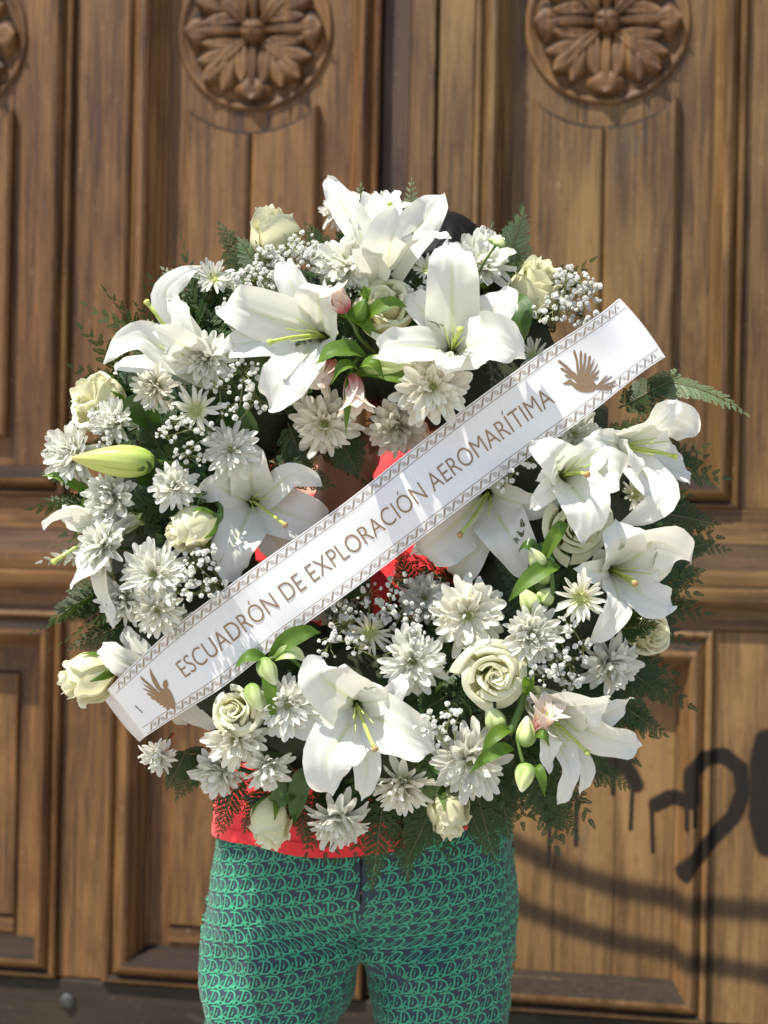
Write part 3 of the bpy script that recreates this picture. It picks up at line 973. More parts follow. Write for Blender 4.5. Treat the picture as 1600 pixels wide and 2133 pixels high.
# ------------------------------------------------------------------ lilies
def tepal_mesh(name, C, side, ax, W, mat, cup=0.25, ruf=0.10, tw=0.0, seed=0, nu=28, nv=13, narrow=0.0):
    """C: curve points (base -> tip). side: width direction at the base. W: full width."""
    r = random.Random(seed)
    P = cr_spline(C, nu)
    T = np.gradient(P, axis=0)
    T /= np.linalg.norm(T, axis=1)[:, None]
    s0 = np.array(side, float)
    V, U = [], []
    ph = r.uniform(0, 6.28)
    ph2 = r.uniform(0, 6.28)
    fq = r.uniform(1.6, 2.6)
    S = s0.copy()
    axv = np.array(ax, float)
    for i in range(nu):
        u = i / (nu - 1)
        t = T[i]
        S = S - t * S.dot(t)
        S /= np.linalg.norm(S)
        ang = tw * u
        n0 = np.cross(S, t)
        if i == 0 and n0.dot(axv) < 0:
            sgn = -1
        elif i == 0:
            sgn = 1
        n0 = n0 * sgn
        s_ = S * math.cos(ang) + n0 * math.sin(ang)
        n_ = n0 * math.cos(ang) - S * math.sin(ang)
        wid = W * 0.5 * (0.16 * (1 - u) ** 2 + (math.sin(math.pi * min(1, (u ** 0.92))) ** (0.62 + narrow)) * (1 - 0.10 * u))
        if u > 0.86:
            wid *= max(0.0, (1 - u) / 0.14) ** 0.35 if u < 1 else 0.0
        wid = max(wid, 0.0006)
        for j in range(nv):
            v = -1 + 2 * j / (nv - 1)
            c = cup * wid * v * v * (1 - 0.9 * u)
            rf_ = ruf * W * 0.5 * abs(v) ** 2.2 * min(1, u * 2.2) * (math.sin(6.28 * fq * u + (ph if v > 0 else ph2)) + 0.35 * math.sin(6.28 * 2.7 * fq * u + ph2 * v))
            mid = -0.085 * W * math.exp(-(v / 0.11) ** 2) * (1 - u) ** 0.6 - 0.030 * W * (math.exp(-((abs(v) - .42) / 0.10) ** 2)) * math.sin(math.pi * u)
            V.append(P[i] + s_ * wid * v * (1 - 0.10 * abs(v) * (1 - u)) + n_ * (c + rf_ + mid))
            U.append((u, 0.5 + 0.5 * v))
    return mesh(name, V, grid_faces(nu, nv), [mat], U, True)


def lily(thr, axd, petals, label, pistil=None, dy=0.0, tube=0.028, stamens=5):
    y0 = surf(*thr) + dy
    o = at(thr[0], thr[1], y0)
    ax = face(*axd)
    e = empty('lily', Matrix.Translation(o), label=label, category='lily', group='white lilies of the wreath')
    base = -ax * tube
    for k, pp in enumerate(petals):
        tip = at(pp['t'][0], pp['t'][1], y0 - pp.get('f', 0.03)) - o
        W = pp.get('w', 80) * 0.00069
        dirr = tip - ax * tip.dot(ax)
        dl = dirr.normalized()
        p1 = dl * 0.007 + ax * 0.004
        C = [base, base * 0.45 + dl * 0.004, p1]
        if 'm' in pp:
            m = at(pp['m'][0], pp['m'][1], y0 - pp.get('mf', pp.get('f', 0.03) + 0.012)) - o
            C += [p1.lerp(m, 0.5) + ax * 0.006, m]
            C += [m.lerp(tip, 0.55) + (m - p1).normalized() * 0.006, tip]
        else:
            q = tip.length
            C += [p1.lerp(tip, 0.33) + ax * q * 0.15, p1.lerp(tip, 0.68) + ax * q * pp.get('c', 0.19), p1.lerp(tip, 0.90) + ax * q * 0.10, tip - ax * 0.006]
        if 'm' in pp:
            chord = (at(pp['m'][0], pp['m'][1], y0 - 0.03) - o)
        else:
            chord = tip
        side = ax.cross(chord)
        if side.length < 0.004:
            side = Vector((1, 0, 0.2))
        side.normalize()
        if 's' in pp:
            a_ = R(pp['s'])
            side = Vector((math.cos(a_), 0, math.sin(a_)))
        me = tepal_mesh('petal', C, side, ax, W, pp.get('mat', M_LILY), pp.get('cup', 0.36), pp.get('r', 0.22), R(pp.get('tw', 0)), int(thr[0] * 7 + k * 131))
        ob('petal', me, e)
    if pistil:
        tip = at(pistil[0], pistil[1], y0 - (pistil[2] if len(pistil) > 2 else 0.055)) - o
        b = MB()
        mid = tip * 0.5 + ax * 0.012
        pts = [Vector(p) for p in cr_spline([base * 0.5, base * 0.0 + ax * 0.006, mid, tip], 9)]
        b.tube(pts, [0.0030] + [0.0021] * 7 + [0.0028], 7)
        ps = b.obj('pistil', [M_PISTIL], e)
        b = MB()
        d = (pts[-1] - pts[-2]).normalized()
        b.tube([tip - d * 0.001, tip + d * 0.003, tip + d * 0.005], [0.003, 0.0042, 0.002], 8)
        b.obj('stigma', [M_STIGMA if thr[0] % 2 else M_PISTIL], ps)
        rs = random.Random(int(thr[0]))
        for k in range(stamens):
            a = 2 * math.pi * (k + rs.random() * 0.5) / stamens
            m3 = basis(ax, 0).to_3x3()
            d = (m3 @ Vector((math.cos(a) * 0.30, math.sin(a) * 0.30, 1))).normalized()
            b = MB()
            end = d * rs.uniform(0.035, 0.05) + tip * 0.22
            b.tube([base * 0.4 + d * 0.004, d * 0.02 + tip * 0.04, end], [0.0012, 0.001, 0.0006], 5)
            b.obj('filament', [M_PISTIL], e)
    b = MB()
    b.tube([base * 0.9, base * 1.5, base * 1.5 + Vector((0, 0.05, 0))], [0.0045, 0.003, 0.003], 7)
    b.obj('stem', [M_STEM], e)
    return e


def P_(t, f=0.03, w=80, **k):
    d = dict(t=t, f=f, w=w)
    d.update(k)
    return d


lily((668, 700), (-.35, .05), [P_((468, 628), .035, 95), P_((464, 730), .02, 66), P_((560, 852), .045, 100, m=(595, 790)), P_((594, 545), .005, 62), P_((676, 592), .05, 82, c=.25), P_((655, 800), .03, 72)],
     'open white lily facing left beside the pink alstroemeria, upper middle', (565, 712, .07))
lily((942, 728), (.02, .32), [P_((936, 506), .03, 98), P_((836, 612), .0, 62), P_((786, 738), .06, 78), P_((1094, 748), .055, 98, m=(1030, 705)), P_((1054, 602), .015, 76, m=(1035, 640)), P_((928, 778), .07, 62)],
     'open white lily with one tall upright petal, just above the ribbon', (958, 688, .08), dy=-0.025)
lily((432, 772), (-.62, .38), [P_((420, 556), .03, 58, m=(343, 615), mf=.03, s=20), P_((215, 758), .02, 62, m=(292, 700)), P_((238, 775), .0, 40), P_((352, 622), .05, 82, m=(385, 690)), P_((322, 690), .06, 92, m=(370, 715)), P_((474, 722), .04, 60)],
     'white lily facing left with a petal curled over like a hook', (308, 632, .04))
lily((792, 572), (.04, .9), [P_((682, 368), -.01, 58, m=(712, 425), mf=.0, s=40), P_((728, 398), .035, 92, m=(742, 485), mf=.055), P_((924, 404), -.005, 84, m=(876, 465), mf=.0, s=145), P_((838, 440), .05, 116, m=(812, 500), mf=.07), P_((938, 498), .04, 44, m=(888, 490), mf=.045), P_((790, 415), -.05, 86)],
     'topmost white lily seen from the side, opening upward', (812, 428, .0), dy=-0.02)
lily((527, 1045), (.1, .05), [P_((522, 922), .04, 80, m=(522, 985)), P_((418, 1050), .035, 60, m=(455, 1015)), P_((670, 1012), .03, 54, m=(605, 990)), P_((492, 1212), .045, 92, m=(484, 1140)), P_((690, 1105), .005, 98), P_((600, 1170), -.01, 80)],
     'white lily on the inner left of the ring, next to the hole', (592, 1092, .07))
lily((258, 1090), (-.72, -.22), [P_((92, 1105), .02, 56, m=(150, 1058)), P_((145, 1220), .035, 92, m=(190, 1170)), P_((128, 1062), .0, 52), P_((238, 1308), .025, 60, m=(212, 1205)), P_((190, 1190), .05, 84), P_((205, 1060), .03, 72)],
     'white lily at the far left facing left, pistil sticking out', (115, 1168, .04))
lily((345, 1415), (-.3, .12), [P_((214, 1338), .01, 62, m=(250, 1375)), P_((262, 1306), .0, 56, m=(290, 1355)), P_((452, 1512), .0, 44, m=(405, 1490)), P_((385, 1505), -.02, 56), P_((405, 1325), -.03, 62), P_((290, 1490), -.01, 60)],
     'white lily half hidden behind the lower left end of the ribbon', None, dy=0.055)
lily((745, 1472), (.05, -.12), [P_((672, 1374), .05, 104, m=(672, 1410)), P_((836, 1402), .03, 50, m=(815, 1450)), P_((590, 1486), .02, 46, m=(645, 1520)), P_((692, 1658), .045, 108, m=(682, 1580)), P_((908, 1562), .04, 112, m=(835, 1520)), P_((752, 1662), .01, 58, m=(765, 1600))],
     'large white lily at the bottom middle with spread petals', (780, 1558, .075))
lily((1015, 1030), (-.05, -.22), [P_((866, 1152), .03, 122), P_((952, 1212), .0, 76), P_((1116, 1216), .035, 102, m=(1064, 1120)), P_((1162, 1032), .03, 60, m=(1110, 1055)), P_((960, 965), -.01, 80), P_((1065, 965), -.01, 72)],
     'shaded white lily partly covered by the ribbon, right of the hole', (960, 1112, .06), dy=0.03)
lily((1175, 990), (.2, .2), [P_((1108, 925), .065, 74, m=(1155, 950)), P_((1214, 1128), .05, 98, m=(1222, 1055)), P_((1300, 985), .02, 100), P_((1108, 1058), .03, 46, m=(1142, 1022)), P_((1258, 928), .02, 62), P_((1122, 1000), .03, 42)],
     'white lily touching the lower edge of the ribbon on the right', (1222, 988, .08))
lily((1290, 930), (.68, .02), [P_((1446, 905), .0, 112, m=(1390, 878)), P_((1412, 832), .03, 52, m=(1375, 880)), P_((1440, 988), -.01, 84, m=(1400, 975)), P_((1322, 1005), .055, 46, m=(1322, 945)), P_((1288, 1092), .03, 66, m=(1382, 1035), s=40), P_((1222, 915), .04, 52)],
     'white lily at the right edge facing right, below the dove', (1404, 950, .03))
lily((1275, 1188), (.5, -.1), [P_((1438, 1170), .03, 132, m=(1362, 1132)), P_((1282, 1080), .05, 90, m=(1296, 1130)), P_((1320, 1108), .045, 84), P_((1230, 1338), .045, 68, m=(1288, 1262)), P_((1402, 1262), .02, 96, m=(1342, 1240)), P_((1200, 1186), .055, 52)],
     'white lily with one broad spotted petal, at the right edge', (1322, 1214, .06))
lily((1122, 1470), (.55, -.45), [P_((1314, 1452), .02, 60, m=(1252, 1492)), P_((1338, 1552), .02, 88, m=(1250, 1535)), P_((1160, 1674), .035, 52, m=(1188, 1600)), P_((1208, 1655), .0, 42, m=(1216, 1590)), P_((1275, 1462), .055, 104, m=(1205, 1475)), P_((1142, 1610), .05, 62, m=(1145, 1540))],
     'white lily at the lower right pointing down and right', (1222, 1566, .05))


# ------------------------------------------------------------------ chrysanthemums
def mum_petal(name, mat, curve, w, cup, seed):
    r = random.Random(seed)
    nu, nv = 7, 4
    V, U = [], []
    x = z = 0.0
    for i in range(nu):
        u = i / (nu - 1)
        an = curve[0] + (curve[1] - curve[0]) * u
        if i:
            x += math.cos(an) / (nu - 1)
            z += math.sin(an) / (nu - 1)
        wd = w * (0.35 + 0.65 * math.sin(math.pi * min(1, 0.12 + u * 0.80)) ** 0.8)
        if i == nu - 1:
            wd = w * 0.48
        for j in range(nv):
            v = -1 + 2 * j / (nv - 1)
            V.append((x - (0.05 if (i == nu - 1 and abs(v) > .9) else 0), wd * v + 0.02 * math.sin(u * 5 + seed), z + cup * wd * v * v + 0.012 * r.uniform(-1, 1)))
            U.append((u, 0.5 + 0.5 * v))
    return mesh(name, V, grid_faces(nu, nv), [mat], U, True)


MPS = [[mum_petal('petal', mt, c, w_, k_, i) for i, (c, w_, k_) in enumerate([((.15, .35), .165, .45), ((.3, -.25), .18, .35), ((0, .6), .17, .5), ((.35, .05), .155, .4), ((.1, -.45), .17, .2), ((.45, .2), .18, .5), ((.2, 1.1), .16, .6), ((.5, -.7), .15, .5)])] for mt in (M_MUM, M_MUM2)]


def heart(name, n, rad, daisy, seed):
    r = random.Random(seed)
    b = MB()
    nu, nv = 5, 3
    for k in range(n):
        f = (k + 0.5) / n
        rr = rad * math.sqrt(f)
        a = k * 2.39996
        L = rad * (0.55 + 0.55 * f) * r.uniform(0.8, 1.2) * (0.6 if daisy else 1)
        lean = 0.15 + 0.75 * f
        w_ = L * 0.20
        for_v = []
        U = []
        er = np.array([math.cos(a), math.sin(a), 0])
        et = np.array([-math.sin(a), math.cos(a), 0])
        p = er * rr * 0.55
        for i in range(nu):
            u = i / (nu - 1)
            an = lean + (0.1 - lean * 1.2) * u * u
            if i:
                p = p + (er * math.sin(an) + np.array([0, 0, 1]) * math.cos(an)) * L / (nu - 1)
            for j in range(nv):
                v = -1 + 2 * j / (nv - 1)
                for_v.append(p + et * (w_ * v * (0.5 + 0.5 * math.sin(math.pi * (0.15 + 0.7 * u)))) - er * w_ * 0.5 * v * v)
                U.append((u, 0.5 + .5 * v))
        b.add(for_v, grid_faces(nu, nv), U)
    # soft floor under them
    V = [(0, 0, rad * 0.35)]
    for ring in (0.5, 1.0):
        V += [(rad * ring * math.cos(q), rad * ring * math.sin(q), rad * 0.35 * (1 - ring)) for q in np.linspace(0, 2 * math.pi, 12, endpoint=False)]
    F = [(0, 1 + i, 1 + (i + 1) % 12) for i in range(12)] + [(1 + i, 13 + i, 13 + (i + 1) % 12, 1 + (i + 1) % 12) for i in range(12)]
    b.add(V, F, [(0.15, 0.5)] * len(V))
    return mesh(name, b.V, b.F, [M_MUMC], b.U, True)


HEART = [heart('flower_heart', 26, 0.30, False, 1), heart('flower_heart', 30, 0.34, False, 2), heart('flower_heart', 34, 0.25, True, 3)]


def mum(x, y, rpx, dx, dy, typ, label, off=0.028, cat='chrysanthemum'):
    r = random.Random(int(x * 31 + y * 17))
    y0 = surf(x, y) - off
    o = at(x, y, y0)
    n = face(dx, dy)
    rad = rpx * mpp(y0) * 1.16
    MP = MPS[1 if 'cream' in label or r.random() < .25 else 0]
    opn, pw = r.uniform(-.12, .22), r.uniform(.72, 1.0)
    pset = r.sample(MP, 5)
    m = Matrix.Translation(o) @ basis(n, r.uniform(0, 6.28))
    e = empty('chrysanthemum' if typ != 'd' else 'daisy', m, label=label, category='chrysanthemum' if typ != 'd' else 'daisy', group='white chrysanthemums and daisies of the wreath')
    if typ == 'd':
        rings = [(17, 1.0, 0.10, .0, .22), (11, .9, 0.30, .012, .2)]
        hs = 0.95
    elif typ == 's':      # closed, seen from the side
        rings = [(19, 1.0, .05, .0, .12), (19, .98, .32, .02, .10), (18, .92, .58, .04, .08), (15, .82, .82, .07, .06), (12, .68, 1.08, .09, .04)]
        hs = 0.8
    else:
        rings = [(18, 1.04, -0.16, -.03, .14), (20, 1.0, .05, .0, .13), (19, .90, .24, .04, .12), (17, .76, .46, .08, .10), (14, .58, .74, .10, .08)]
        hs = 1.0
    for (cnt, ln, el, zz, r0) in rings:
        a0 = r.uniform(0, 6.28)
        for k in range(cnt):
            a = a0 + 2 * math.pi * (k + r.uniform(-.28, .28)) / cnt
            l = rad * ln * r.uniform(0.76, 1.12)
            e_ = el + opn + r.uniform(-.24, .24)
            l0 = l * (1 - r0)
            M = Matrix.Rotation(a, 4, 'Z') @ Matrix.Translation((rad * r0, 0, rad * zz)) @ Matrix.Rotation(-e_, 4, 'Y') @ Matrix.Rotation(r.uniform(-.35, .35), 4, 'X') @ Matrix.Diagonal((l0, l0 * pw * r.uniform(.8, 1.15) * (0.8 if typ == 'd' else 1.0), l0, 1))
            ob('petal', r.choice(pset), e, M)
    h = ob('flower_heart', HEART[2] if typ == 'd' else HEART[r.randrange(2)], e, Matrix.Diagonal((rad * hs, rad * hs, rad * hs * 0.9, 1)))
    b = MB()
    back = m.to_3x3().transposed() @ Vector((0, 1, 0))
    b.tube([(0, 0, 0.0), (0, 0, -rad * 0.22), (0, 0, -rad * 0.36), Vector((0, 0, -rad * 0.7)) + back * 0.008, Vector((0, 0, -rad * 0.9)) + back * 0.06], [rad * .2, rad * .22, 0.0035, 0.0024, 0.0024], 8)
    b.obj('stem', [M_STEM], e)
    return e


for a in [
    (725, 552, 62, .0, .45, 'f', 'full white chrysanthemum directly below the topmost lily'),
    (1000, 545, 64, .1, .55, 'f', 'full white chrysanthemum right below the dark hair'),
    (446, 580, 38, -.1, .35, 'd', 'small white daisy with yellowish heart beside the hooked lily petal', .03),
    (328, 805, 50, -.45, -.35, 's', 'white chrysanthemum hanging under the left-facing upper lily'),
    (430, 748, 54, .0, .2, 'f', 'white chrysanthemum in front of the hooked lily'),
    (408, 855, 50, .0, .12, 'd', 'flat white daisy with green heart among the baby breath on the left', .03),
    (482, 938, 54, -.15, .1, 'f', 'full white chrysanthemum just above the inner left lily'),
    (678, 880, 66, -.1, -.3, 'f', 'creamy chrysanthemum under the left upper lily, above the hole', .045),
    (828, 888, 60, .05, -.4, 's', 'creamy chrysanthemum above the hole, nearest the ribbon edge', .05),
    (900, 805, 74, .15, -.15, 'f', 'large creamy chrysanthemum under the upright-petalled lily', .05),
    (245, 880, 48, -.35, .15, 's', 'white chrysanthemum squeezed between the upper left rose and green bud'),
    (162, 945, 66, -.65, .0, 's', 'big white chrysanthemum at the left rim behind the green bud'),
    (238, 1036, 60, -.3, -.05, 's', 'white chrysanthemum just below the green lily bud'),
    (362, 1014, 50, .05, .15, 's', 'white chrysanthemum below baby breath, left of the inner lily'),
    (218, 1132, 54, -.55, .25, 's', 'white chrysanthemum lying on the far left lily', .055),
    (322, 1196, 66, .0, .1, 'f', 'topmost of three crowded chrysanthemums above the ribbon on the left'),
    (262, 1250, 54, -.3, -.15, 's', 'left one of three crowded chrysanthemums above the ribbon'),
    (330, 1268, 54, .0, -.2, 'f', 'lowest of three crowded chrysanthemums above the ribbon on the left'),
    (372, 1298, 36, .0, .3, 'd', 'white daisy peeking out over the upper ribbon edge at left', .005),
    (492, 1536, 62, -.05, -.15, 'f', 'white chrysanthemum below the cream rose at lower left'),
    (462, 1600, 58, -.2, -.6, 's', 'white chrysanthemum seen side-on at the lower left rim'),
    (556, 1594, 50, .25, -.5, 's', 'spiky white chrysanthemum left of the bottom lily'),
    (332, 1570, 40, -.2, -.5, 's', 'small white chrysanthemum below the ribbon dove at lower left'),
    (600, 1468, 62, -.1, -.1, 'f', 'white chrysanthemum under the green buds at lower left'),
    (860, 1378, 66, .05, .0, 'f', 'bright full chrysanthemum between hole and bottom lily'),
    (974, 1282, 74, .05, .0, 'f', 'large white chrysanthemum below the shaded lily'),
    (1108, 1322, 60, .0, .05, 'f', 'white chrysanthemum above baby breath at lower right'),
    (772, 1318, 46, .0, .1, 'd', 'thin-petalled white daisy below the ribbon in the middle', .03),
    (705, 1266, 52, -.05, .0, 'f', 'shaded chrysanthemum tucked under the lower ribbon edge', -.015),
    (885, 1245, 50, .0, .0, 'f', 'shaded chrysanthemum behind baby breath near the hole'),
    (978, 1582, 76, .05, -.12, 'f', 'large white chrysanthemum right of the bottom lily'),
    (842, 1628, 62, -.1, -.62, 's', 'white chrysanthemum facing down between two hanging roses'),
    (705, 1700, 66, .0, -.72, 's', 'lowest white chrysanthemum, over the red shirt'),
    (1268, 1382, 62, .35, -.1, 's', 'plump white chrysanthemum seen side-on at lower right'),
    (1210, 1246, 52, -.05, .0, 'd', 'flat white daisy with green heart at right', .055),
    (1322, 1030, 34, .15, .1, 'd', 'small white daisy inside the looping lily petal', .02),
    (890, 562, 38, .0, .6, 'd', 'small spiky white daisy between the two upper middle lilies', .03),
    (1112, 742, 38, .1, .4, 'd', 'white daisy peeking over the upper ribbon edge at right', -.01),
    (1195, 905, 52, .1, .0, 'f', 'white chrysanthemum tucked under the ribbon beside the right lilies', -.035),
    (800, 440, 52, .0, .7, 'f', 'white chrysanthemum behind the topmost lily', -.02),
    (708, 440, 40, -.2, .6, 'f', 'small white chrysanthemum behind the left petal of the topmost lily', -.02),
]:
    mum(*a)


# ------------------------------------------------------------------ roses
def rose_petals(open_, seed, rad, hgt):
    r = random.Random(seed)
    out = []
    N = 18
    for i in range(N):
        f = i / (N - 1)
        th0 = i * 2.39996 + r.uniform(-.25, .25)
        rr = rad * (0.03 + 0.97 * f ** (1.25 + 0.45 * open_)) * r.uniform(.95, 1.05)
        hh = hgt * (0.84 + 0.13 * math.sin(math.pi * min(1, f * 1.15))) * (1 - 0.22 * open_ * f ** 3) * r.uniform(.97, 1.03)
        span = 1.30 - 0.20 * f
        if i < 5:
            span = 2.3
        nu, nv = 13, 11
        V, U = [], []
        ph = r.uniform(0, 6.28)
        lip = rad * (0.10 + 0.42 * open_ * max(0, f - .3) ** 1.5)
        for a in range(nu):
            u = a / (nu - 1)
            for b_ in range(nv):
                v = -1 + 2 * b_ / (nv - 1)
                top = 1 - 0.13 * abs(v) ** 2.5
                z = hh * u * top
                prof = 0.25 + 0.75 * math.sin(min(1.0, u * 1.7) * math.pi / 2) ** 0.75
                q = rr * prof
                if u > 0.5:
                    x = (u - 0.5) / 0.5
                    q *= 1 - (0.42 - 0.36 * open_) * x ** 1.3 * (1.0 if f > .25 else .4)
                    if u > 0.76:
                        y = (u - 0.76) / 0.24
                        k = 1 + 0.8 * max(0, abs(v) - .35) * (f > .5)
                        q += lip * k * y * y
                        z -= lip * (0.45 + 0.5 * open_) * y * y * y * k
                q += rad * 0.035 * math.sin(v * 4 + ph) * u * u
                q += rad * (0.085 if f > .15 else .05) * v
                z += hgt * 0.030 * math.sin(v * 6 + ph * 2) * u ** 4 + hgt * 0.03 * v * u
                th = th0 + v * span
                V.append((q * math.cos(th), q * math.sin(th), z))
                U.append((u, 0.5 + 0.5 * v))
        out.append(mesh('petal', V, grid_faces(nu, nv), [M_ROSE], U, True))
    return out


def rose(x, y, rpx, dx, dy, open_, label, off=0.03, hf=1.65, roll=None):
    r = random.Random(int(x * 13 + y * 7))
    y0 = surf(x, y) - off
    rad = rpx * mpp(y0)
    hgt = rad * hf * 1.06
    n = face(dx, dy)
    o = at(x, y, y0) - n * hgt * 0.55
    e = empty('rose', Matrix.Translation(o) @ basis(n, r.uniform(0, 6.28) if roll is None else roll), label=label, category='rose', group='cream roses of the wreath')
    for me in rose_petals(open_, int(x + y), rad * 1.06, hgt):
        ob('petal', me, e)
    for k in range(5):
        a = k * 2 * math.pi / 5 + 0.3
        C = []
        for (q, z) in ((0.1, -0.03), (0.35, 0.02), (0.75, 0.16), (1.0, 0.30), (1.12, 0.52)):
            C.append((rad * q * math.cos(a) * 0.95, rad * q * math.sin(a) * 0.95, hgt * z - hgt * 0.02))
        me = tepal_mesh('sepal', C, (-math.sin(a), math.cos(a), 0), (0, 0, 1), rad * 0.42, M_LEAF, 0.2, 0.05, 0, k, 10, 5, 0.2)
        ob('sepal', me, e)
    b = MB()
    back = e.matrix_local.to_3x3().transposed() @ Vector((0, 1, 0))
    b.tube([(0, 0, hgt * 0.06), (0, 0, -hgt * 0.04), (0, 0, -hgt * 0.12), Vector((0, 0, -hgt * 0.22)) + back * 0.008, Vector((0, 0, -hgt * 0.32)) + back * 0.07], [rad * .36, rad * .30, 0.005, 0.0035, 0.0032], 9)
    b.obj('stem', [M_STEM], e)
    return e


for a in [
    (566, 478, 50, -.25, .9, .15, 'upright cream rosebud at the upper left, above the baby breath', .0, 2.3),
    (806, 640, 60, -.12, .42, .7, 'half-open cream rose in the upper middle behind a green leaf', .03, 1.75),
    (1116, 588, 56, .32, .78, .35, 'tall cream rose at the upper right beside the baby breath', .02, 2.2),
    (196, 832, 60, -.78, .42, .55, 'cream rose at the upper left rim with ragged petals', .02, 1.9),
    (392, 1104, 50, -.78, -.38, .12, 'closed cream rosebud left of the inner lily', .03, 2.2),
    (172, 1412, 52, -.9, -.30, .35, 'cream rose at the lower left rim, touching the ribbon end', .03, 2.3),
    (490, 1480, 47, -.25, .12, .75, 'open cream rose below the ribbon at lower left', .03, 1.5),
    (1028, 1408, 60, .08, .0, .95, 'fully open cream rose at the lower right with spiral centre', .035, 1.5),
    (566, 1722, 48, -.12, -.93, .4, 'cream rose hanging upside down over the left of the red hem', .02, 2.4),
    (934, 1700, 46, .22, -.93, .3, 'cream rosebud hanging upside down over the trousers', .02, 2.4),
    (1200, 1098, 60, .1, .0, .85, 'cream rose behind the lily petals on the right', .0, 1.5),
    (1352, 1318, 46, .5, -.1, .6, 'cream rose at the right rim with a fern across it', .02, 1.9),
    (598, 800, 50, -.1, -.4, .3, 'cream rosebud peeking out under the left-facing upper lily', -.01, 1.6),
]:
    rose(*a)


# ------------------------------------------------------------------ baby's breath
def blossom(name, seed):
    r = random.Random(seed)
    b = MB()
    for k in range(13):
        z = 1 - 1.7 * (k + 0.5) / 13
        a = k * 2.39996 + r.uniform(-.2, .2)
        q = math.sqrt(max(0, 1 - z * z))
        n = Vector((q * math.cos(a), q * math.sin(a), z))
        t = n.cross(Vector((0, 0.3, 1))).normalized()
        s = n.cross(t)
        c = n * 0.62
        rr = r.uniform(.42, .85)
        P = [c - n * 0.35]
        for i in range(6):
            an = i * math.pi / 3 + r.uniform(-.3, .3)
            P.append(c + (t * math.cos(an) + s * math.sin(an)) * rr + n * r.uniform(-.05, .55))
        b.add(P, [(0, 1 + i, 1 + (i + 1) % 6) for i in range(6)], [(0.2, .5)] + [(0.8, .5)] * 6)
    return mesh(name, b.V, b.F, [M_BREATH], b.U, False)


BL = [blossom('blossom', s) for s in (1, 2, 3)]


def breath(root, pts, label, dy=-0.03, size=4.7, mult=1.4):
    """pts: list of (x, y, radius px, count): tufts of blossoms at the ends of the spray"""
    r = random.Random(int(root[0] * 3 + root[1] * 5))
    yr = surf(*root)
    o = at(root[0], root[1], yr)
    e = empty('baby_breath', Matrix.Translation(o), label=label, category='baby breath', group='baby breath sprays of the wreath')
    st = MB()
    blooms = []
    for (x, y, rp, n) in pts:
        ys = min(surf(x, y), -0.03) + dy
        hub = at(x, y, ys + 0.02) - o
        hub += Vector((r.uniform(-.004, .004), 0, r.uniform(-.004, .004)))
        m = hub * 0.5 + Vector((r.uniform(-.01, .01), -0.008, r.uniform(-.01, .01)))
        st.tube([Vector((0, 0.02, 0)), m, hub], [0.0011, 0.0009, 0.0007], 4)
        for k in range(int(n * mult)):
            a = r.uniform(0, 6.28)
            q = rp * math.sqrt(r.random())
            p = at(x + q * math.cos(a), y + q * math.sin(a), ys + r.uniform(-.022, .012)) - o
            j = hub.lerp(p, r.uniform(.35, .6)) + Vector((r.uniform(-.005, .005), r.uniform(-.004, .004), r.uniform(-.005, .005)))
            st.tube([hub, j, p + Vector((0, 0.003, 0))], [0.0006, 0.0005, 0.0004], 3, cap=False)
            blooms.append(p)
    st.obj('stem', [M_BSTEM], e)
    for p in blooms:
        s = size * 0.0006 * r.uniform(.5, 1.25)
        M = Matrix.Translation(p) @ basis((r.uniform(-.7, .7), -1, r.uniform(-.4, .9)), r.uniform(0, 6)) @ Matrix.Diagonal((s, s, s * r.uniform(.8, 1.1), 1))
        ob('blossom', r.choice(BL), e, M)


breath((560, 620), [(530, 590, 40, 34), (590, 545, 42, 38), (635, 520, 36, 34), (560, 545, 34, 26), (500, 575, 24, 14), (655, 545, 24, 16)], 'dense baby breath beside the upright rosebud at upper left')
breath((1150, 680), [(1195, 600, 40, 30), (1230, 610, 30, 20), (1160, 640, 30, 18), (1210, 655, 34, 20), (1120, 660, 24, 10), (1180, 575, 24, 14)], 'baby breath between the tall rose and the upper ribbon end')
breath((470, 900), [(510, 780, 36, 15), (460, 800, 26, 8), (540, 830, 32, 12), (475, 850, 28, 10), (360, 880, 32, 10), (395, 945, 34, 14), (345, 905, 22, 6), (430, 900, 22, 7)], 'loose baby breath round the flat daisy on the left', -0.04)
breath((480, 680), [(470, 640, 20, 12), (480, 665, 18, 8)], 'small baby breath tuft left of the left-facing upper lily')
breath((240, 910), [(205, 880, 22, 12), (215, 915, 20, 10), (195, 855, 16, 8)], 'small baby breath tuft by the big chrysanthemum at the left rim', -0.05)
breath((470, 1230), [(420, 1140, 28, 12), (400, 1175, 26, 10), (450, 1170, 22, 7), (420, 1215, 32, 12), (375, 1230, 30, 14), (450, 1220, 24, 8)], 'baby breath above the ribbon beside the crowded chrysanthemums', -0.045)
breath((800, 1360), [(800, 1265, 34, 20), (840, 1285, 36, 20), (860, 1330, 30, 14), (720, 1300, 36, 16), (690, 1340, 34, 12), (770, 1240, 30, 14), (830, 1215, 26, 8), (880, 1270, 28, 12), (745, 1345, 22, 6), (700, 1250, 30, 10)], 'wide baby breath under the ribbon in front of the hole', -0.05)
breath((1160, 1300), [(1180, 1305, 26, 10), (1150, 1370, 34, 14), (1190, 1380, 32, 14), (1130, 1405, 28, 10), (1175, 1425, 30, 12), (1215, 1350, 22, 8), (1200, 1425, 20, 6)], 'baby breath hanging above the lower right lily', -0.05)
breath((950, 1560), [(935, 1480, 18, 5), (900, 1505, 26, 7), (950, 1500, 24, 6), (915, 1530, 26, 8), (880, 1515, 20, 4)], 'sparse baby breath above the chrysanthemum at the bottom', -0.06)
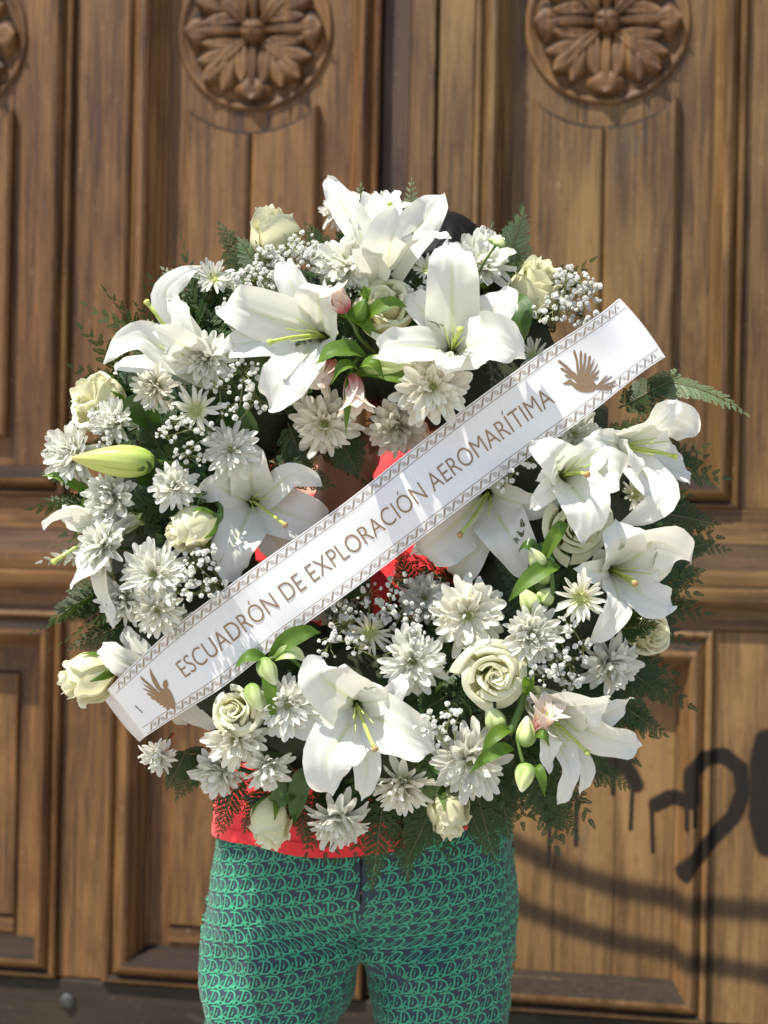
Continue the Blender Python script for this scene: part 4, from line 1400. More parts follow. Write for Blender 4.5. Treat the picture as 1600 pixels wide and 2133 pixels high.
breath((1080, 960), [(1060, 985, 20, 6), (1100, 965, 16, 4), (1050, 1010, 14, 4)], 'few baby breath blossoms below the ribbon on the right', -0.03)
breath((640, 480), [(610, 520, 30, 14), (700, 600, 18, 7)], 'baby breath sprinkled above the alstroemeria', -0.03)
breath((870, 600), [(870, 600, 26, 10), (900, 585, 22, 8)], 'baby breath tuft under the small spiky daisy', -0.03)


# ------------------------------------------------------------------ alstroemeria, lily bud, leaves
def blade(e, A, B, yA, yB, w, o, mat, name='leaf', bow=0.015, side=None, cup=0.35, seed=1):
    a, b = at(A[0], A[1], yA) - o, at(B[0], B[1], yB) - o
    d = b - a
    nrm = Vector((0, -1, 0.3)).normalized()
    s = d.cross(nrm).normalized()
    bw = nrm * bow + Vector((0, 0, bow * 0.6))
    C = [a, a.lerp(b, .33) + bw * .8, a.lerp(b, .7) + bw * .8, b]
    return ob(name, tepal_mesh(name, C, s, nrm, w * 0.00052, mat, cup, 0.10, R(rnd.uniform(-25, 25)), seed, 14, 7, 0.25), e)


def bud(e, A, B, yA, yB, w, o, mat, name='bud', cups=True):
    a, b = at(A[0], A[1], yA) - o, at(B[0], B[1], yB) - o
    ax = (b - a)
    L = ax.length
    ax.normalize()
    m = basis(ax).to_3x3()
    V, U = [], []
    nu, nv = 16, 36
    for i in range(nu):
        u = i / (nu - 1)
        rad = w * 0.00029 * math.sin(math.pi * (0.06 + 0.92 * u ** 0.80)) ** 0.75 * (1 - 0.30 * u)
        for j in range(nv):
            th = 2 * math.pi * j / nv
            k = 1 + 0.15 * math.cos(3 * th) + 0.13 * abs(math.sin(3 * th + 0.3)) - 0.05
            p = m @ Vector((rad * k * math.cos(th + u * 0.5), rad * k * math.sin(th + u * 0.5), 0)) + a + ax * L * u
            V.append(p)
            U.append((u, (3 * j / nv) % 1.0))
    F = grid_faces(nu, nv, 0, True) + [tuple(range(nv))[::-1], tuple(range((nu - 1) * nv, nu * nv))]
    return ob(name, mesh(name, V, F, [mat], U), e)


def alst_flower(e, A, B, yA, yB, o, size, seed, open_=0.45):
    """funnel flower from throat A towards B"""
    r = random.Random(seed)
    a, b = at(A[0], A[1], yA) - o, at(B[0], B[1], yB) - o
    ax = (b - a).normalized()
    L = (b - a).length
    m3 = basis(ax).to_3x3()
    bb = MB()
    bb.tube([a, a.lerp(b, .45), a.lerp(b, .8) + Vector((0, -0.003, 0))], [0.002, 0.0009, 0.0006], 5)
    c = bb.obj('flower', [M_PISTIL], e)
    for k in range(6):
        th = k * math.pi / 3 + r.uniform(-.15, .15)
        er = m3 @ Vector((math.cos(th), math.sin(th), 0))
        sd = m3 @ Vector((-math.sin(th), math.cos(th), 0))
        oo = open_ * r.uniform(.8, 1.2)
        C = [a, a + ax * L * .35 + er * L * .10, a + ax * L * .75 + er * L * .30 * (0.6 + oo), a + ax * L * (1.02 - .2 * oo) + er * L * (.35 + oo * .55)]
        ob('petal', tepal_mesh('petal', C, sd, ax, size * 0.0006 * (1 if k % 2 else .8), M_ALST, .35, .06, 0, seed + k, 14, 7), c)


def plant(name, anchor, label, cat, group=None):
    y0 = surf(*anchor)
    o = at(anchor[0], anchor[1], y0)
    kw = dict(label=label, category=cat)
    if group:
        kw['group'] = group
    return empty(name, Matrix.Translation(o), **kw), o


def stalk(e, o, pts, rad=0.0022, mat=None):
    b = MB()
    P = [at(x, y, yy) - o for (x, y, yy) in pts]
    b.tube([Vector(p) for p in cr_spline(P, 12)], [rad] * 11 + [rad * .8], 6)
    b.obj('stem', [mat or M_STEM], e)


GA = 'alstroemeria stems of the wreath'
e, o = plant('alstroemeria', (760, 720), 'alstroemeria with pink-throated white flower and green buds, top middle', 'alstroemeria', GA)
stalk(e, o, [(790, 740, -.08), (750, 705, -.13), (735, 670, -.14)])
stalk(e, o, [(745, 690, -.13), (725, 660, -.14), (712, 640, -.14)])
alst_flower(e, (722, 652), (690, 598), -.14, -.15, o, 46, 5, .35)
bud(e, (748, 668), (760, 622), -.14, -.15, 40, o, M_LEAF)
blade(e, (748, 678), (848, 640), -.135, -.15, 34, o, M_LEAF, seed=2)
blade(e, (700, 655), (790, 715), -.13, -.13, 36, o, M_LEAF, seed=3)
blade(e, (760, 640), (770, 612), -.14, -.14, 22, o, M_LEAF, seed=4)
e, o = plant('alstroemeria', (735, 770), 'alstroemeria with pink flower hanging down, above the hole', 'alstroemeria', GA)
stalk(e, o, [(790, 740, -.08), (750, 745, -.13), (730, 770, -.14)])
alst_flower(e, (733, 778), (745, 862), -.14, -.15, o, 46, 15, .3)
alst_flower(e, (700, 750), (655, 812), -.13, -.135, o, 40, 25, .25)
bud(e, (755, 762), (860, 760), -.14, -.145, 46, o, M_ABUD)
blade(e, (762, 742), (655, 760), -.13, -.15, 52, o, M_LEAF, seed=5)
blade(e, (740, 780), (872, 818), -.13, -.14, 46, o, M_LEAF, seed=6)
blade(e, (735, 770), (720, 905), -.135, -.13, 22, o, M_LEAF, seed=7)
blade(e, (745, 770), (690, 800), -.14, -.15, 34, o, M_LEAF, seed=8)
blade(e, (750, 765), (800, 790), -.145, -.155, 30, o, M_LEAF, seed=9)
e, o = plant('alstroemeria', (580, 1420), 'alstroemeria with two pale green buds below the ribbon at lower left', 'alstroemeria', GA)
stalk(e, o, [(640, 1400, -.09), (600, 1370, -.12), (560, 1372, -.13)])
bud(e, (545, 1372), (575, 1428), -.13, -.14, 42, o, M_ABUD)
bud(e, (520, 1425), (545, 1482), -.13, -.14, 42, o, M_ABUD)
blade(e, (560, 1372), (668, 1318), -.12, -.13, 44, o, M_LEAF, seed=11)
blade(e, (555, 1385), (572, 1515), -.125, -.13, 34, o, M_LEAF, seed=12)
blade(e, (560, 1380), (490, 1390), -.12, -.13, 34, o, M_LEAF, seed=13)
blade(e, (570, 1375), (640, 1380), -.125, -.125, 34, o, M_ABUD, seed=14)
e, o = plant('alstroemeria', (1125, 1200), 'alstroemeria with folded green leaves and closed buds right of the shaded lily', 'alstroemeria', GA)
stalk(e, o, [(1100, 1310, -.08), (1150, 1240, -.12), (1140, 1150, -.12)], .003)
bud(e, (1128, 1182), (1104, 1142), -.12, -.135, 38, o, M_ABUD)
bud(e, (1140, 1215), (1125, 1175), -.115, -.12, 34, o, M_ABUD)
bud(e, (1120, 1275), (1085, 1225), -.11, -.115, 46, o, M_ABUD)
bud(e, (1130, 1255), (1150, 1225), -.11, -.12, 40, o, M_ABUD)
blade(e, (1165, 1180), (1060, 1252), -.12, -.13, 44, o, M_LEAF, seed=21)
blade(e, (1130, 1170), (1185, 1090), -.12, -.13, 36, o, M_LEAF, seed=22)
blade(e, (1110, 1250), (1140, 1130), -.10, -.10, 60, o, M_DLEAF, seed=23)
blade(e, (1120, 1160), (1080, 1150), -.12, -.12, 34, o, M_DLEAF, seed=24)
e, o = plant('alstroemeria', (1090, 1520), 'alstroemeria with bright green buds and slim leaves at the lower right', 'alstroemeria', GA)
stalk(e, o, [(1098, 1400, -.10), (1085, 1470, -.12), (1060, 1530, -.13)], .005)
stalk(e, o, [(1070, 1500, -.12), (1082, 1560, -.135), (1090, 1590, -.14)])
bud(e, (1095, 1555), (1098, 1492), -.135, -.14, 42, o, M_ABUD)
bud(e, (1100, 1590), (1086, 1650), -.14, -.145, 44, o, M_ABUD)
bud(e, (1045, 1520), (1015, 1470), -.12, -.125, 46, o, M_ABUD)
alst_flower(e, (1115, 1530), (1150, 1465), -.13, -.15, o, 40, 35, .4)
blade(e, (1065, 1520), (1002, 1572), -.13, -.15, 34, o, M_LEAF, seed=31)
blade(e, (1070, 1560), (980, 1610), -.13, -.15, 34, o, M_LEAF, seed=32)
blade(e, (1110, 1540), (1145, 1555), -.135, -.14, 26, o, M_LEAF, seed=33)
blade(e, (1110, 1595), (1135, 1660), -.13, -.14, 26, o, M_LEAF, seed=34)
blade(e, (1095, 1450), (1105, 1422), -.12, -.14, 30, o, M_LEAF, seed=35)

e, o = plant('lily_bud', (330, 960), 'closed yellow-green lily bud pointing left at the left rim', 'lily bud')
bud(e, (322, 962), (150, 954), -.12, -.13, 68, o, M_LBUD, 'bud')
stalk(e, o, [(320, 961, -.12), (360, 966, -.10), (430, 975, -.06)], .003)
e, o = plant('flower_bud', (1030, 520), 'tiny green chrysanthemum bud on a thin stalk at the upper right', 'flower bud')
stalk(e, o, [(985, 590, -.09), (1010, 545, -.12), (1035, 508, -.13)], .0017)
bud(e, (1034, 512), (1042, 490), -.13, -.135, 38, o, M_ABUD, 'bud')
for (A, B, yA, yB, w_, m_, lab) in [
    ((1060, 620), (1080, 730), -.07, -.09, 90, M_DLEAF, 'broad green rose leaf under the tall cream rose'),
    ((330, 900), (255, 850), -.06, -.09, 70, M_DLEAF, 'broad dark leaf beside the chrysanthemum above the green bud'),
    ((340, 1020), (270, 960), -.05, -.07, 90, M_DLEAF, 'broad dark leaf in the gap below the green lily bud'),
    ((215, 1060), (88, 990), -.02, -.04, 26, M_LEAF, 'slim curved green leaf pointing up at the left rim'),
    ((170, 1075), (215, 1035), -.04, -.06, 28, M_LEAF, 'short bright leaf above the pink-edged lily petal'),
    ((300, 1095), (165, 1070), -.05, -.07, 24, M_LEAF, 'slim pale leaf lying over the far left lily'),
    ((620, 1650), (560, 1690), -.03, -.02, 60, M_DLEAF, 'dark leaf above the hanging left rose'),
    ((640, 1600), (610, 1720), -.04, -.02, 56, M_DLEAF, 'dark leaf right of the hanging left rose'),
    ((1100, 1340), (1080, 1480), -.09, -.10, 44, M_DLEAF, 'dark strap leaf right of the fully open rose'),
    ((920, 1600), (880, 1680), -.06, -.05, 60, M_DLEAF, 'dark leaf above the lowest right rosebud'),
    ((450, 880), (540, 900), -.06, -.07, 60, M_DLEAF, 'dark leaf behind the chrysanthemum above the inner left lily'),
]:
    o = at(A[0], A[1], yA)
    e = blade(None, A, B, yA, yB, w_, o, m_, 'green_leaf', seed=int(A[0]))
    e.location = o
    e['label'] = lab
    e['category'] = 'leaf'
    e['group'] = 'loose leaves of the wreath'

# ------------------------------------------------------------------ mourning ribbon
RU = [((213, 1452), 0.055), ((222, 1440), -0.02), ((232, 1428), -0.052), ((300, 1362), -0.088), ((380, 1292), -0.112), ((520, 1188), -0.124), ((700, 1060), -0.119), ((850, 942), -0.111), ((1000, 826), -0.106), ((1120, 740), -0.103), ((1240, 660), -0.09), ((1284, 626), -0.06), ((1290, 622), -0.02), ((1280, 632), 0.04)]
RL = [((292, 1545), 0.055), ((300, 1537), -0.02), ((310, 1530), -0.044), ((396, 1474), -0.08), ((474, 1424), -0.106), ((612, 1318), -0.118), ((790, 1188), -0.112), ((940, 1073), -0.104), ((1090, 962), -0.098), ((1212, 874), -0.094), ((1330, 782), -0.08), ((1379, 748), -0.052), ((1386, 744), -0.02), ((1376, 752), 0.04)]
NS = 120
PU = cr_spline([at(p[0], p[1], y) for p, y in RU], 400)
PL = cr_spline([at(p[0], p[1], y) for p, y in RL], 400)
cen = (PU + PL) / 2
arc = np.concatenate([[0], np.cumsum(np.linalg.norm(np.diff(cen, axis=0), axis=1))])
WID = 0.0925


def rib(s, t, h=0.0):
    """point of the ribbon: s metres along, t 0 (lower edge) .. 1 (upper edge), h above the cloth"""
    i = np.interp(s, arc, np.arange(400))
    k = min(int(i), 398)
    f = i - k
    a = PL[k] * (1 - f) + PL[k + 1] * f
    b = PU[k] * (1 - f) + PU[k + 1] * f
    p = a * (1 - t) + b * t
    d = cen[min(k + 2, 399)] - cen[max(k - 2, 0)]
    n = np.cross(d, b - a)
    n /= np.linalg.norm(n)
    if n[1] > 0 and 30 < k < 370:
        n = -n
    wv = 0.0018 * math.sin(s * 34 + t * 3.0) + 0.0010 * math.sin(s * 57 - t * 3.2 + 1) + 0.0016 * math.sin(t * math.pi) * math.sin(s * 13 + .6)
    return p + n * (h + wv)


def s_at(px, py):
    """arc position of the ribbon under a photo pixel"""
    q = at(px, py, -0.15)
    d = (cen[:, 0] - q.x) ** 2 + (cen[:, 2] - q.z) ** 2
    d[:60] += 1
    d[340:] += 1
    return arc[int(np.argmin(d))]


sR = NT('ribbon_satin')
tR = sR.n('ShaderNodeTexCoord')
uR = sR.n('ShaderNodeUVMap')
nW = sR.noise(sR.vm('MULTIPLY', uR.outputs[0], (14, 0.7, 1)), 1.0, 3, 0.5)
nF = sR.noise(sR.vm('MULTIPLY', uR.outputs[0], (40, 700, 1)), 1.0, 2)
pR = sR.principled((0.80, 0.80, 0.80), 0.30, 0.5, sR.bump(nW, 0.25, 0.004), Sheen_Weight=0.2)
tl = sR.n('ShaderNodeBsdfTranslucent')
tl.inputs['Color'].default_value = (0.8, 0.8, 0.8, 1)
mxr = sR.n('ShaderNodeMixShader')
mxr.inputs[0].default_value = 0.10
sR.t.links.new(pR, mxr.inputs[1])
sR.t.links.new(tl.outputs[0], mxr.inputs[2])
M_RIB = sR.done(mxr.outputs[0])
sG = NT('ribbon_gold_print')
tG = sG.n('ShaderNodeTexCoord')
M_GOLD = sG.done(sG.principled(sG.mix(sG.noise(tG.outputs['Object'], 18, 2), (0.24, 0.155, 0.085), (0.31, 0.205, 0.115)), 0.38, 0.5, None, Metallic=0.35))

V, U = [], []
nt_ = 13
for i in range(NS):
    s = arc[-1] * i / (NS - 1)
    for j in range(nt_):
        t = j / (nt_ - 1)
        V.append(rib(s, t))
        U.append((s * 10, t))
ribbon = ob('ribbon', mesh('ribbon', V, grid_faces(NS, nt_), [M_RIB], U), None, None, label='wide white satin ribbon with gold lettering stretched diagonally over the wreath', category='ribbon')


def stroke2d(pts, w):
    """ribbon of quads along a 2-D line: verts and faces"""
    P = np.asarray(pts, float)
    T = np.gradient(P, axis=0)
    T /= np.maximum(np.linalg.norm(T, axis=1), 1e-9)[:, None]
    N = np.stack([-T[:, 1], T[:, 0]], 1)
    w = np.asarray(w if hasattr(w, '__len__') else [w] * len(P))[:, None] * 0.5
    V = np.empty((2 * len(P), 2))
    V[0::2] = P + N * w
    V[1::2] = P - N * w
    return V, [(2 * i, 2 * i + 1, 2 * i + 3, 2 * i + 2) for i in range(len(P) - 1)]


# lettering, one object for each letter
s0, s1 = s_at(377, 1424), s_at(1166, 832)
xs = [v.x for V, F in GLYPHS for v in V]
X0, X1 = min(xs), max(xs)
sc_ = (s1 - s0) / (X1 - X0)
for V, F in GLYPHS:
    W = []
    for v in V:
        W.append(rib(s0 + (v.x - X0) * sc_, 0.5 + (v.y - 0.345) * sc_ * 1.32 / WID, 0.0006))
    ob('letter', mesh('letter', W, F, [M_GOLD], None, False), ribbon)

# borders: running scroll with small rosettes between two fine lines
for edge, t0 in (('low', 0.085), ('up', 0.915)):
    b = MB()
    sA, sB = s_at(243, 1452), s_at(1348, 690)
    sA = arc[60]
    sB = arc[342]

    def put(V2, F2):
        b.add([rib(v[0], v[1], 0.0005) for v in V2], F2)
    for tt in (t0 - 0.062, t0 + 0.062):
        n = 150
        V2 = []
        for i in range(n):
            s = sA + (sB - sA) * i / (n - 1)
            V2 += [(s, tt - 0.0038), (s, tt + 0.0038)]
        put(V2, [(2 * i, 2 * i + 1, 2 * i + 3, 2 * i + 2) for i in range(n - 1)])
    step = 0.0138
    k = 0
    s = sA + step
    while s < sB - step:
        # S shaped wave
        q = np.linspace(-1, 1, 11)
        pts = np.stack([q * step * 0.34, np.sin(q * math.pi / 2) * 0.040 * WID], 1)
        for dd, ww in ((-0.0012, 0.0003), (0.0, 0.0010), (0.0012, 0.0003)):
            V2, F2 = stroke2d(pts + np.array([dd * 1.2, 0]), ww)
            put([(s + v[0], t0 + v[1] / WID) for v in V2], F2)
        # rosette
        a = np.linspace(0, 2 * math.pi, 13)
        for rr, ww in ((0.0026, 0.00042), (0.0012, 0.0006)):
            pts = np.stack([np.cos(a) * rr, np.sin(a) * rr], 1)
            V2, F2 = stroke2d(pts, ww)
            put([(s + step * 0.5 + v[0], t0 + v[1] / WID) for v in V2], F2)
        s += step
    b.obj('border_print', [M_GOLD], ribbon, False, kind='stuff')


def to_px(p):
    d = Vector(p) - CAM
    return 800 + d.dot(cr) / d.y / K, 1066.5 - d.dot(cu) / d.y / K


PLp = np.array([to_px(p) for p in PL])
PUp = np.array([to_px(p) for p in PU])


def st_of(px, py):
    """ribbon coordinates of the print at a place of the photo"""
    q = np.array([px, py])
    d = PUp - PLp
    t = ((q - PLp) * d).sum(1) / (d * d).sum(1)
    e = np.linalg.norm(PLp + d * t[:, None] - q, axis=1)
    e[:50] += 1e6
    e[350:] += 1e6
    k = int(np.argmin(e))
    return arc[k], t[k]


def dove(polys, nfeather):
    """printed dove: silhouettes of body, tail and feathered wings"""
    b = MB()
    for p in polys:
        # resample so that the print follows the cloth
        W = [rib(*st_of(x, y), 0.0006) for (x, y) in p]
        c = rib(*st_of(sum(x for x, y in p) / len(p), sum(y for x, y in p) / len(p)), 0.0006)
        b.add(W + [c], [(i, (i + 1) % len(W), len(W)) for i in range(len(W))])
    b.obj('dove_print', [M_GOLD], ribbon, False, kind='stuff')


def feathers(root0, root1, tips, w):
    """feather blades from the line root0-root1 to each tip"""
    out = []
    n = len(tips)
    for k, (tx, ty) in enumerate(tips):
        f = k / max(1, n - 1)
        bx, by = root0[0] + (root1[0] - root0[0]) * f, root0[1] + (root1[1] - root0[1]) * f
        dx, dy = tx - bx, ty - by
        L = math.hypot(dx, dy)
        nx, ny = -dy / L, dx / L
        out.append([(bx + nx * w * .8, by + ny * w * .8), (bx + dx * .6 + nx * w, by + dy * .6 + ny * w), (bx + dx * .92 + nx * w * .7, by + dy * .92 + ny * w * .7), (tx, ty), (bx + dx * .9 - nx * w * .45, by + dy * .9 - ny * w * .45), (bx + dx * .55 - nx * w * .7, by + dy * .55 - ny * w * .7), (bx - nx * w * .8, by - ny * w * .8)])
    return out


right = [[(1171, 799), (1179, 795), (1183, 791), (1189, 791), (1195, 795), (1200, 800), (1208, 800), (1214, 794), (1226, 792), (1238, 796), (1246, 806), (1240, 812), (1232, 817), (1220, 819), (1208, 815), (1197, 808), (1188, 801), (1180, 800)],
         [(1203, 796), (1204, 778), (1210, 770), (1222, 778), (1232, 788), (1240, 800), (1222, 808)]]
right += feathers((1206, 780), (1238, 790), [(1197, 727), (1209, 730), (1221, 733), (1231, 738), (1240, 746), (1246, 757), (1250, 770), (1248, 785)], 3.0)
right += feathers((1204, 786), (1194, 788), [(1188, 760), (1163, 749), (1168, 766), (1175, 779)], 2.8)
right += [[(1210, 795), (1206, 782), (1198, 776), (1190, 778), (1194, 786), (1200, 794)]]
right += feathers((1240, 808), (1242, 811), [(1267, 780), (1277, 782), (1285, 793), (1283, 803), (1274, 809)], 2.4)
dove(right, 8)
left = [[(353, 1422), (348, 1414), (342, 1417), (341, 1424), (344, 1432), (340, 1440), (336, 1428), (334, 1440), (336, 1452), (342, 1464), (352, 1474), (364, 1479), (364, 1466), (360, 1450), (354, 1438), (348, 1430), (349, 1425)],
        [(338, 1458), (326, 1438), (318, 1432), (322, 1444), (328, 1452)]]
left += feathers((340, 1448), (338, 1462), [(294, 1406), (296, 1419), (300, 1431), (307, 1442), (316, 1451), (325, 1459)], 2.5)
left += [[(339, 1442), (332, 1420), (322, 1402), (313, 1388), (314, 1402), (320, 1418), (329, 1434)]]
left += feathers((346, 1466), (350, 1470), [(334, 1466), (340, 1473), (350, 1479)], 3.0)
dove(left, 6)

# staple that pins the folded end
b = MB()
b.tube([rib(*st_of(283, 1468), 0.0012), rib(*st_of(297, 1484), 0.0012)], 0.0005, 5)
b.obj('staple', [IRON], ribbon)

# ------------------------------------------------------------------ the person who holds the wreath
def skin_mat():
    s = NT('skin')
    tc = s.n('ShaderNodeTexCoord')
    c = s.mix(s.noise(tc.outputs['Object'], 22, 4), (0.30, 0.145, 0.090), (0.40, 0.205, 0.130))
    return s.done(s.principled(c, 0.5, 0.4, s.bump(s.noise(tc.outputs['Object'], 320, 3), 0.15, 0.001), Subsurface_Weight=0.12, Subsurface_Radius=(0.008, 0.003, 0.002)))


def cloth_mat(name, c1, c2, rough=0.8):
    s = NT(name)
    tc = s.n('ShaderNodeTexCoord')
    c = s.mix(s.noise(tc.outputs['Object'], 9, 4), c1, c2)
    wv = s.noise(s.vm('MULTIPLY', tc.outputs['Object'], (1, 1, 0.6)), 900, 2)
    fo = s.noise(tc.outputs['Object'], 14, 3, 0.5, 0.6)
    return s.done(s.principled(c, rough, 0.25, s.bump(s.math('ADD', s.math('MULTIPLY', wv, 0.10), s.math('MULTIPLY', fo, 1.6)), 0.5, 0.006), Sheen_Weight=0.15))


M_SKIN = skin_mat()
M_RED = cloth_mat('red_shirt_cloth', (0.68, 0.028, 0.034), (0.78, 0.040, 0.046), 0.7)
M_NAVY = cloth_mat('trouser_cloth', (0.022, 0.034, 0.050), (0.034, 0.050, 0.068), 0.7)
M_GREEN = cloth_mat('trouser_print', (0.038, 0.285, 0.155), (0.055, 0.345, 0.195), 0.65)
sH = NT('black_hair')
M_HAIR = sH.done(sH.principled((0.004, 0.0035, 0.0035), 0.6, 0.15))
M_EYE = NT('eye_white')
M_EYE = M_EYE.done(M_EYE.principled((0.7, 0.68, 0.65), 0.2, 0.5))
M_SHOE = cloth_mat('shoe_rubber', (0.02, 0.02, 0.02), (0.05, 0.05, 0.05), 0.6)

YB = 0.30                       # depth of the body


def bp(px, py, y=YB):
    return at(px, py, y)


hip = bp(745, 1880)
person = empty('person', Matrix.Translation((hip.x, YB, 0)), label='person in red shirt and green printed trousers holding the wreath up', category='person')
PO = Vector((hip.x, YB, 0))


def capsule(b, P, Rr, n=14):
    """tapered limb through the points P with radii Rr, closed with domes"""
    P = [Vector(p) for p in P]
    d0 = (P[0] - P[1]).normalized()
    d1 = (P[-1] - P[-2]).normalized()
    Q = [P[0] + d0 * Rr[0] * .95, P[0] + d0 * Rr[0] * .7] + P + [P[-1] + d1 * Rr[-1] * .7, P[-1] + d1 * Rr[-1] * .95]
    q = [Rr[0] * .25, Rr[0] * .7] + list(Rr) + [Rr[-1] * .7, Rr[-1] * .25]
    b.tube(Q, q, n)


def ellip(b, c, r, n=16):
    V = []
    for i in range(n // 2 + 1):
        a = math.pi * i / (n // 2)
        for j in range(n):
            q = 2 * math.pi * j / n
            s_ = max(math.sin(a), 0.02)
            V.append((c[0] + r[0] * s_ * math.cos(q), c[1] + r[1] * s_ * math.sin(q), c[2] + r[2] * math.cos(a)))
    F = grid_faces(n // 2 + 1, n, 0, True) + [tuple(range(n)), tuple(range((n // 2) * n, (n // 2 + 1) * n))[::-1]]
    b.add(V, F)


HD = bp(918, 632)                # middle of the head
hx, hz = HD.x, HD.z
sh_z = hz - 0.275
sx = hx * 0.6 + hip.x * 0.4      # shoulder centre
body = MB()
ellip(body, (hx, YB + 0.005, hz + 0.025), (0.076, 0.094, 0.092), 24)
ellip(body, (hx, YB - 0.020, hz - 0.045), (0.060, 0.070, 0.072), 20)
ellip(body, (hx, YB - 0.045, hz - 0.092), (0.030, 0.030, 0.024), 14)
capsule(body, [(hx, YB - 0.088, hz + 0.012), (hx, YB - 0.104, hz - 0.022)], [0.009, 0.013], 10)
ellip(body, (hx, YB - 0.086, hz - 0.062), (0.024, 0.012, 0.008), 12)
ellip(body, (hx, YB - 0.078, hz + 0.022), (0.056, 0.018, 0.012), 12)
for s in (-1, 1):
    ellip(body, (hx + s * 0.076, YB + 0.008, hz - 0.010), (0.010, 0.020, 0.032), 12)
capsule(body, [(hx, YB + 0.015, hz - 0.07), (sx, YB + 0.02, sh_z + 0.03)], [0.055, 0.060])
capsule(body, [(sx, YB + 0.015, sh_z - 0.02), (sx * .7 + hip.x * .3, YB, sh_z - 0.20), (hip.x, YB, 0.98), (hip.x, YB, 0.86)], [0.095, 0.115, 0.105, 0.12], 18)
capsule(body, [(sx - 0.13, YB + 0.01, sh_z - 0.03), (sx + 0.13, YB + 0.01, sh_z - 0.03)], [0.07, 0.07])
for s in (-1, 1):
    capsule(body, [(hip.x + s * 0.09, YB, 0.84), (hip.x + s * 0.115, YB - .01, 0.48), (hip.x + s * 0.125, YB + .01, 0.10)], [0.085, 0.058, 0.040])
    capsule(body, [(hip.x + s * 0.125, YB + .03, 0.045), (hip.x + s * 0.14, YB - .13, 0.035)], [0.036, 0.032])
# arms: (shoulder, elbow, wrist, knuckles, finger direction, curl direction)
shL = Vector((sx - 0.185, YB + .01, sh_z - 0.035))
shR = Vector((sx + 0.185, YB + .01, sh_z - 0.035))
elL, wrL, knL = bp(565, 1300, .24), bp(700, 1040, .13), bp(735, 925, .075)
elR, wrR, knR = bp(1075, 1330, .25), bp(985, 1165, .13), bp(960, 1085, .07)
for sh, el, wr, kn, sd in ((shL, elL, wrL, knL, 1), (shR, elR, wrR, knR, -1)):
    capsule(body, [sh, sh.lerp(el, .5), el], [0.056, 0.050, 0.042])
    capsule(body, [el, el.lerp(wr, .35), wr], [0.042, 0.043, 0.029])
    ax = (kn - wr).normalized()
    side = ax.cross(Vector((0, -1, 0))).normalized() * sd
    fwd = side.cross(ax) * sd
    if fwd.y > 0:
        fwd = -fwd
    # palm as a fan of four metacarpals
    pl = kn - ax * 0.012
    for k in range(4):
        kk = pl + side * (0.030 - 0.020 * k)
        capsule(body, [wr + side * (0.010 - 0.007 * k), kk], [0.018, 0.0125], 10)
        L = (0.88, 1.0, 0.95, 0.76)[k]
        a1 = kk + ax * 0.036 * L + fwd * 0.012
        a2 = a1 + ax * 0.016 * L + fwd * 0.024 * L
        a3 = a2 - ax * 0.004 + fwd * 0.020 * L
        capsule(body, [kk, a1], [0.0105, 0.0095], 10)
        capsule(body, [a1, a2], [0.0095, 0.0085], 10)
        capsule(body, [a2, a3], [0.0085, 0.0070], 10)
    t0 = wr + ax * 0.022 + side * 0.020
    t1 = t0 + side * 0.026 + ax * 0.022 + fwd * 0.012
    t2 = t1 + ax * 0.024 + fwd * 0.022
    capsule(body, [wr, t0], [0.020, 0.016], 10)
    capsule(body, [t0, t1], [0.015, 0.011], 10)
    capsule(body, [t1, t2], [0.011, 0.008], 10)
bo = body.obj('body_source', [M_SKIN])
rm = bo.modifiers.new('remesh', 'REMESH')
rm.mode = 'VOXEL'
rm.voxel_size = 0.0042
rm.use_smooth_shade = True
sm = bo.modifiers.new('smooth', 'SMOOTH')
sm.factor = 0.5
sm.iterations = 4
dg = bpy.context.evaluated_depsgraph_get()
me = bpy.data.meshes.new_from_object(bo.evaluated_get(dg))
bpy.data.objects.remove(bo)
me.name = 'body'
for v in me.vertices:
    v.co -= PO
me.materials.clear()
me.materials.append(M_SKIN)
ob('body', me, person)
for s in (-1, 1):
    b = MB()
    ellip(b, (hx + s * 0.030 - PO.x, -0.076, hz + 0.004), (0.0115, 0.0115, 0.0115), 14)
    ellip(b, (hx + s * 0.030 - PO.x, -0.0865, hz + 0.004), (0.0050, 0.002, 0.0050), 10)
    b.M = [0] * (len(b.F) // 2) + [1] * (len(b.F) - len(b.F) // 2)
    b.obj('eye', [M_EYE, M_HAIR], person)

# hair: a close cap with strands
V = []
nh, na = 22, 60
rh = random.Random(5)
for i in range(nh):
    a = math.pi * 0.60 * i / (nh - 1)
    for j in range(na):
        q = 2 * math.pi * j / na
        k = 1.13 + 0.035 * math.sin(q * 23 + a * 4) * math.sin(a * 3 + .5) + rh.uniform(-.012, .012)
        lim = 1.0
        front = max(0, -math.sin(q))
        aa = a * (1 - 0.28 * front)
        if i == nh - 1:
            k *= 0.93
        V.append((hx - PO.x + 0.076 * k * math.sin(aa) * math.cos(q), 0.010 + 0.096 * k * math.sin(aa) * math.sin(q), hz + 0.028 + 0.092 * k * math.cos(aa)))
ob('hair', mesh('hair', V, grid_faces(nh, na, 0, True), [M_HAIR]), person)


# ---- shirt: torso and two sleeves
def se(th, p=2.6):
    c, s_ = math.cos(th), math.sin(th)
    return math.copysign(abs(c) ** (2 / p), c), math.copysign(abs(s_) ** (2 / p), s_)


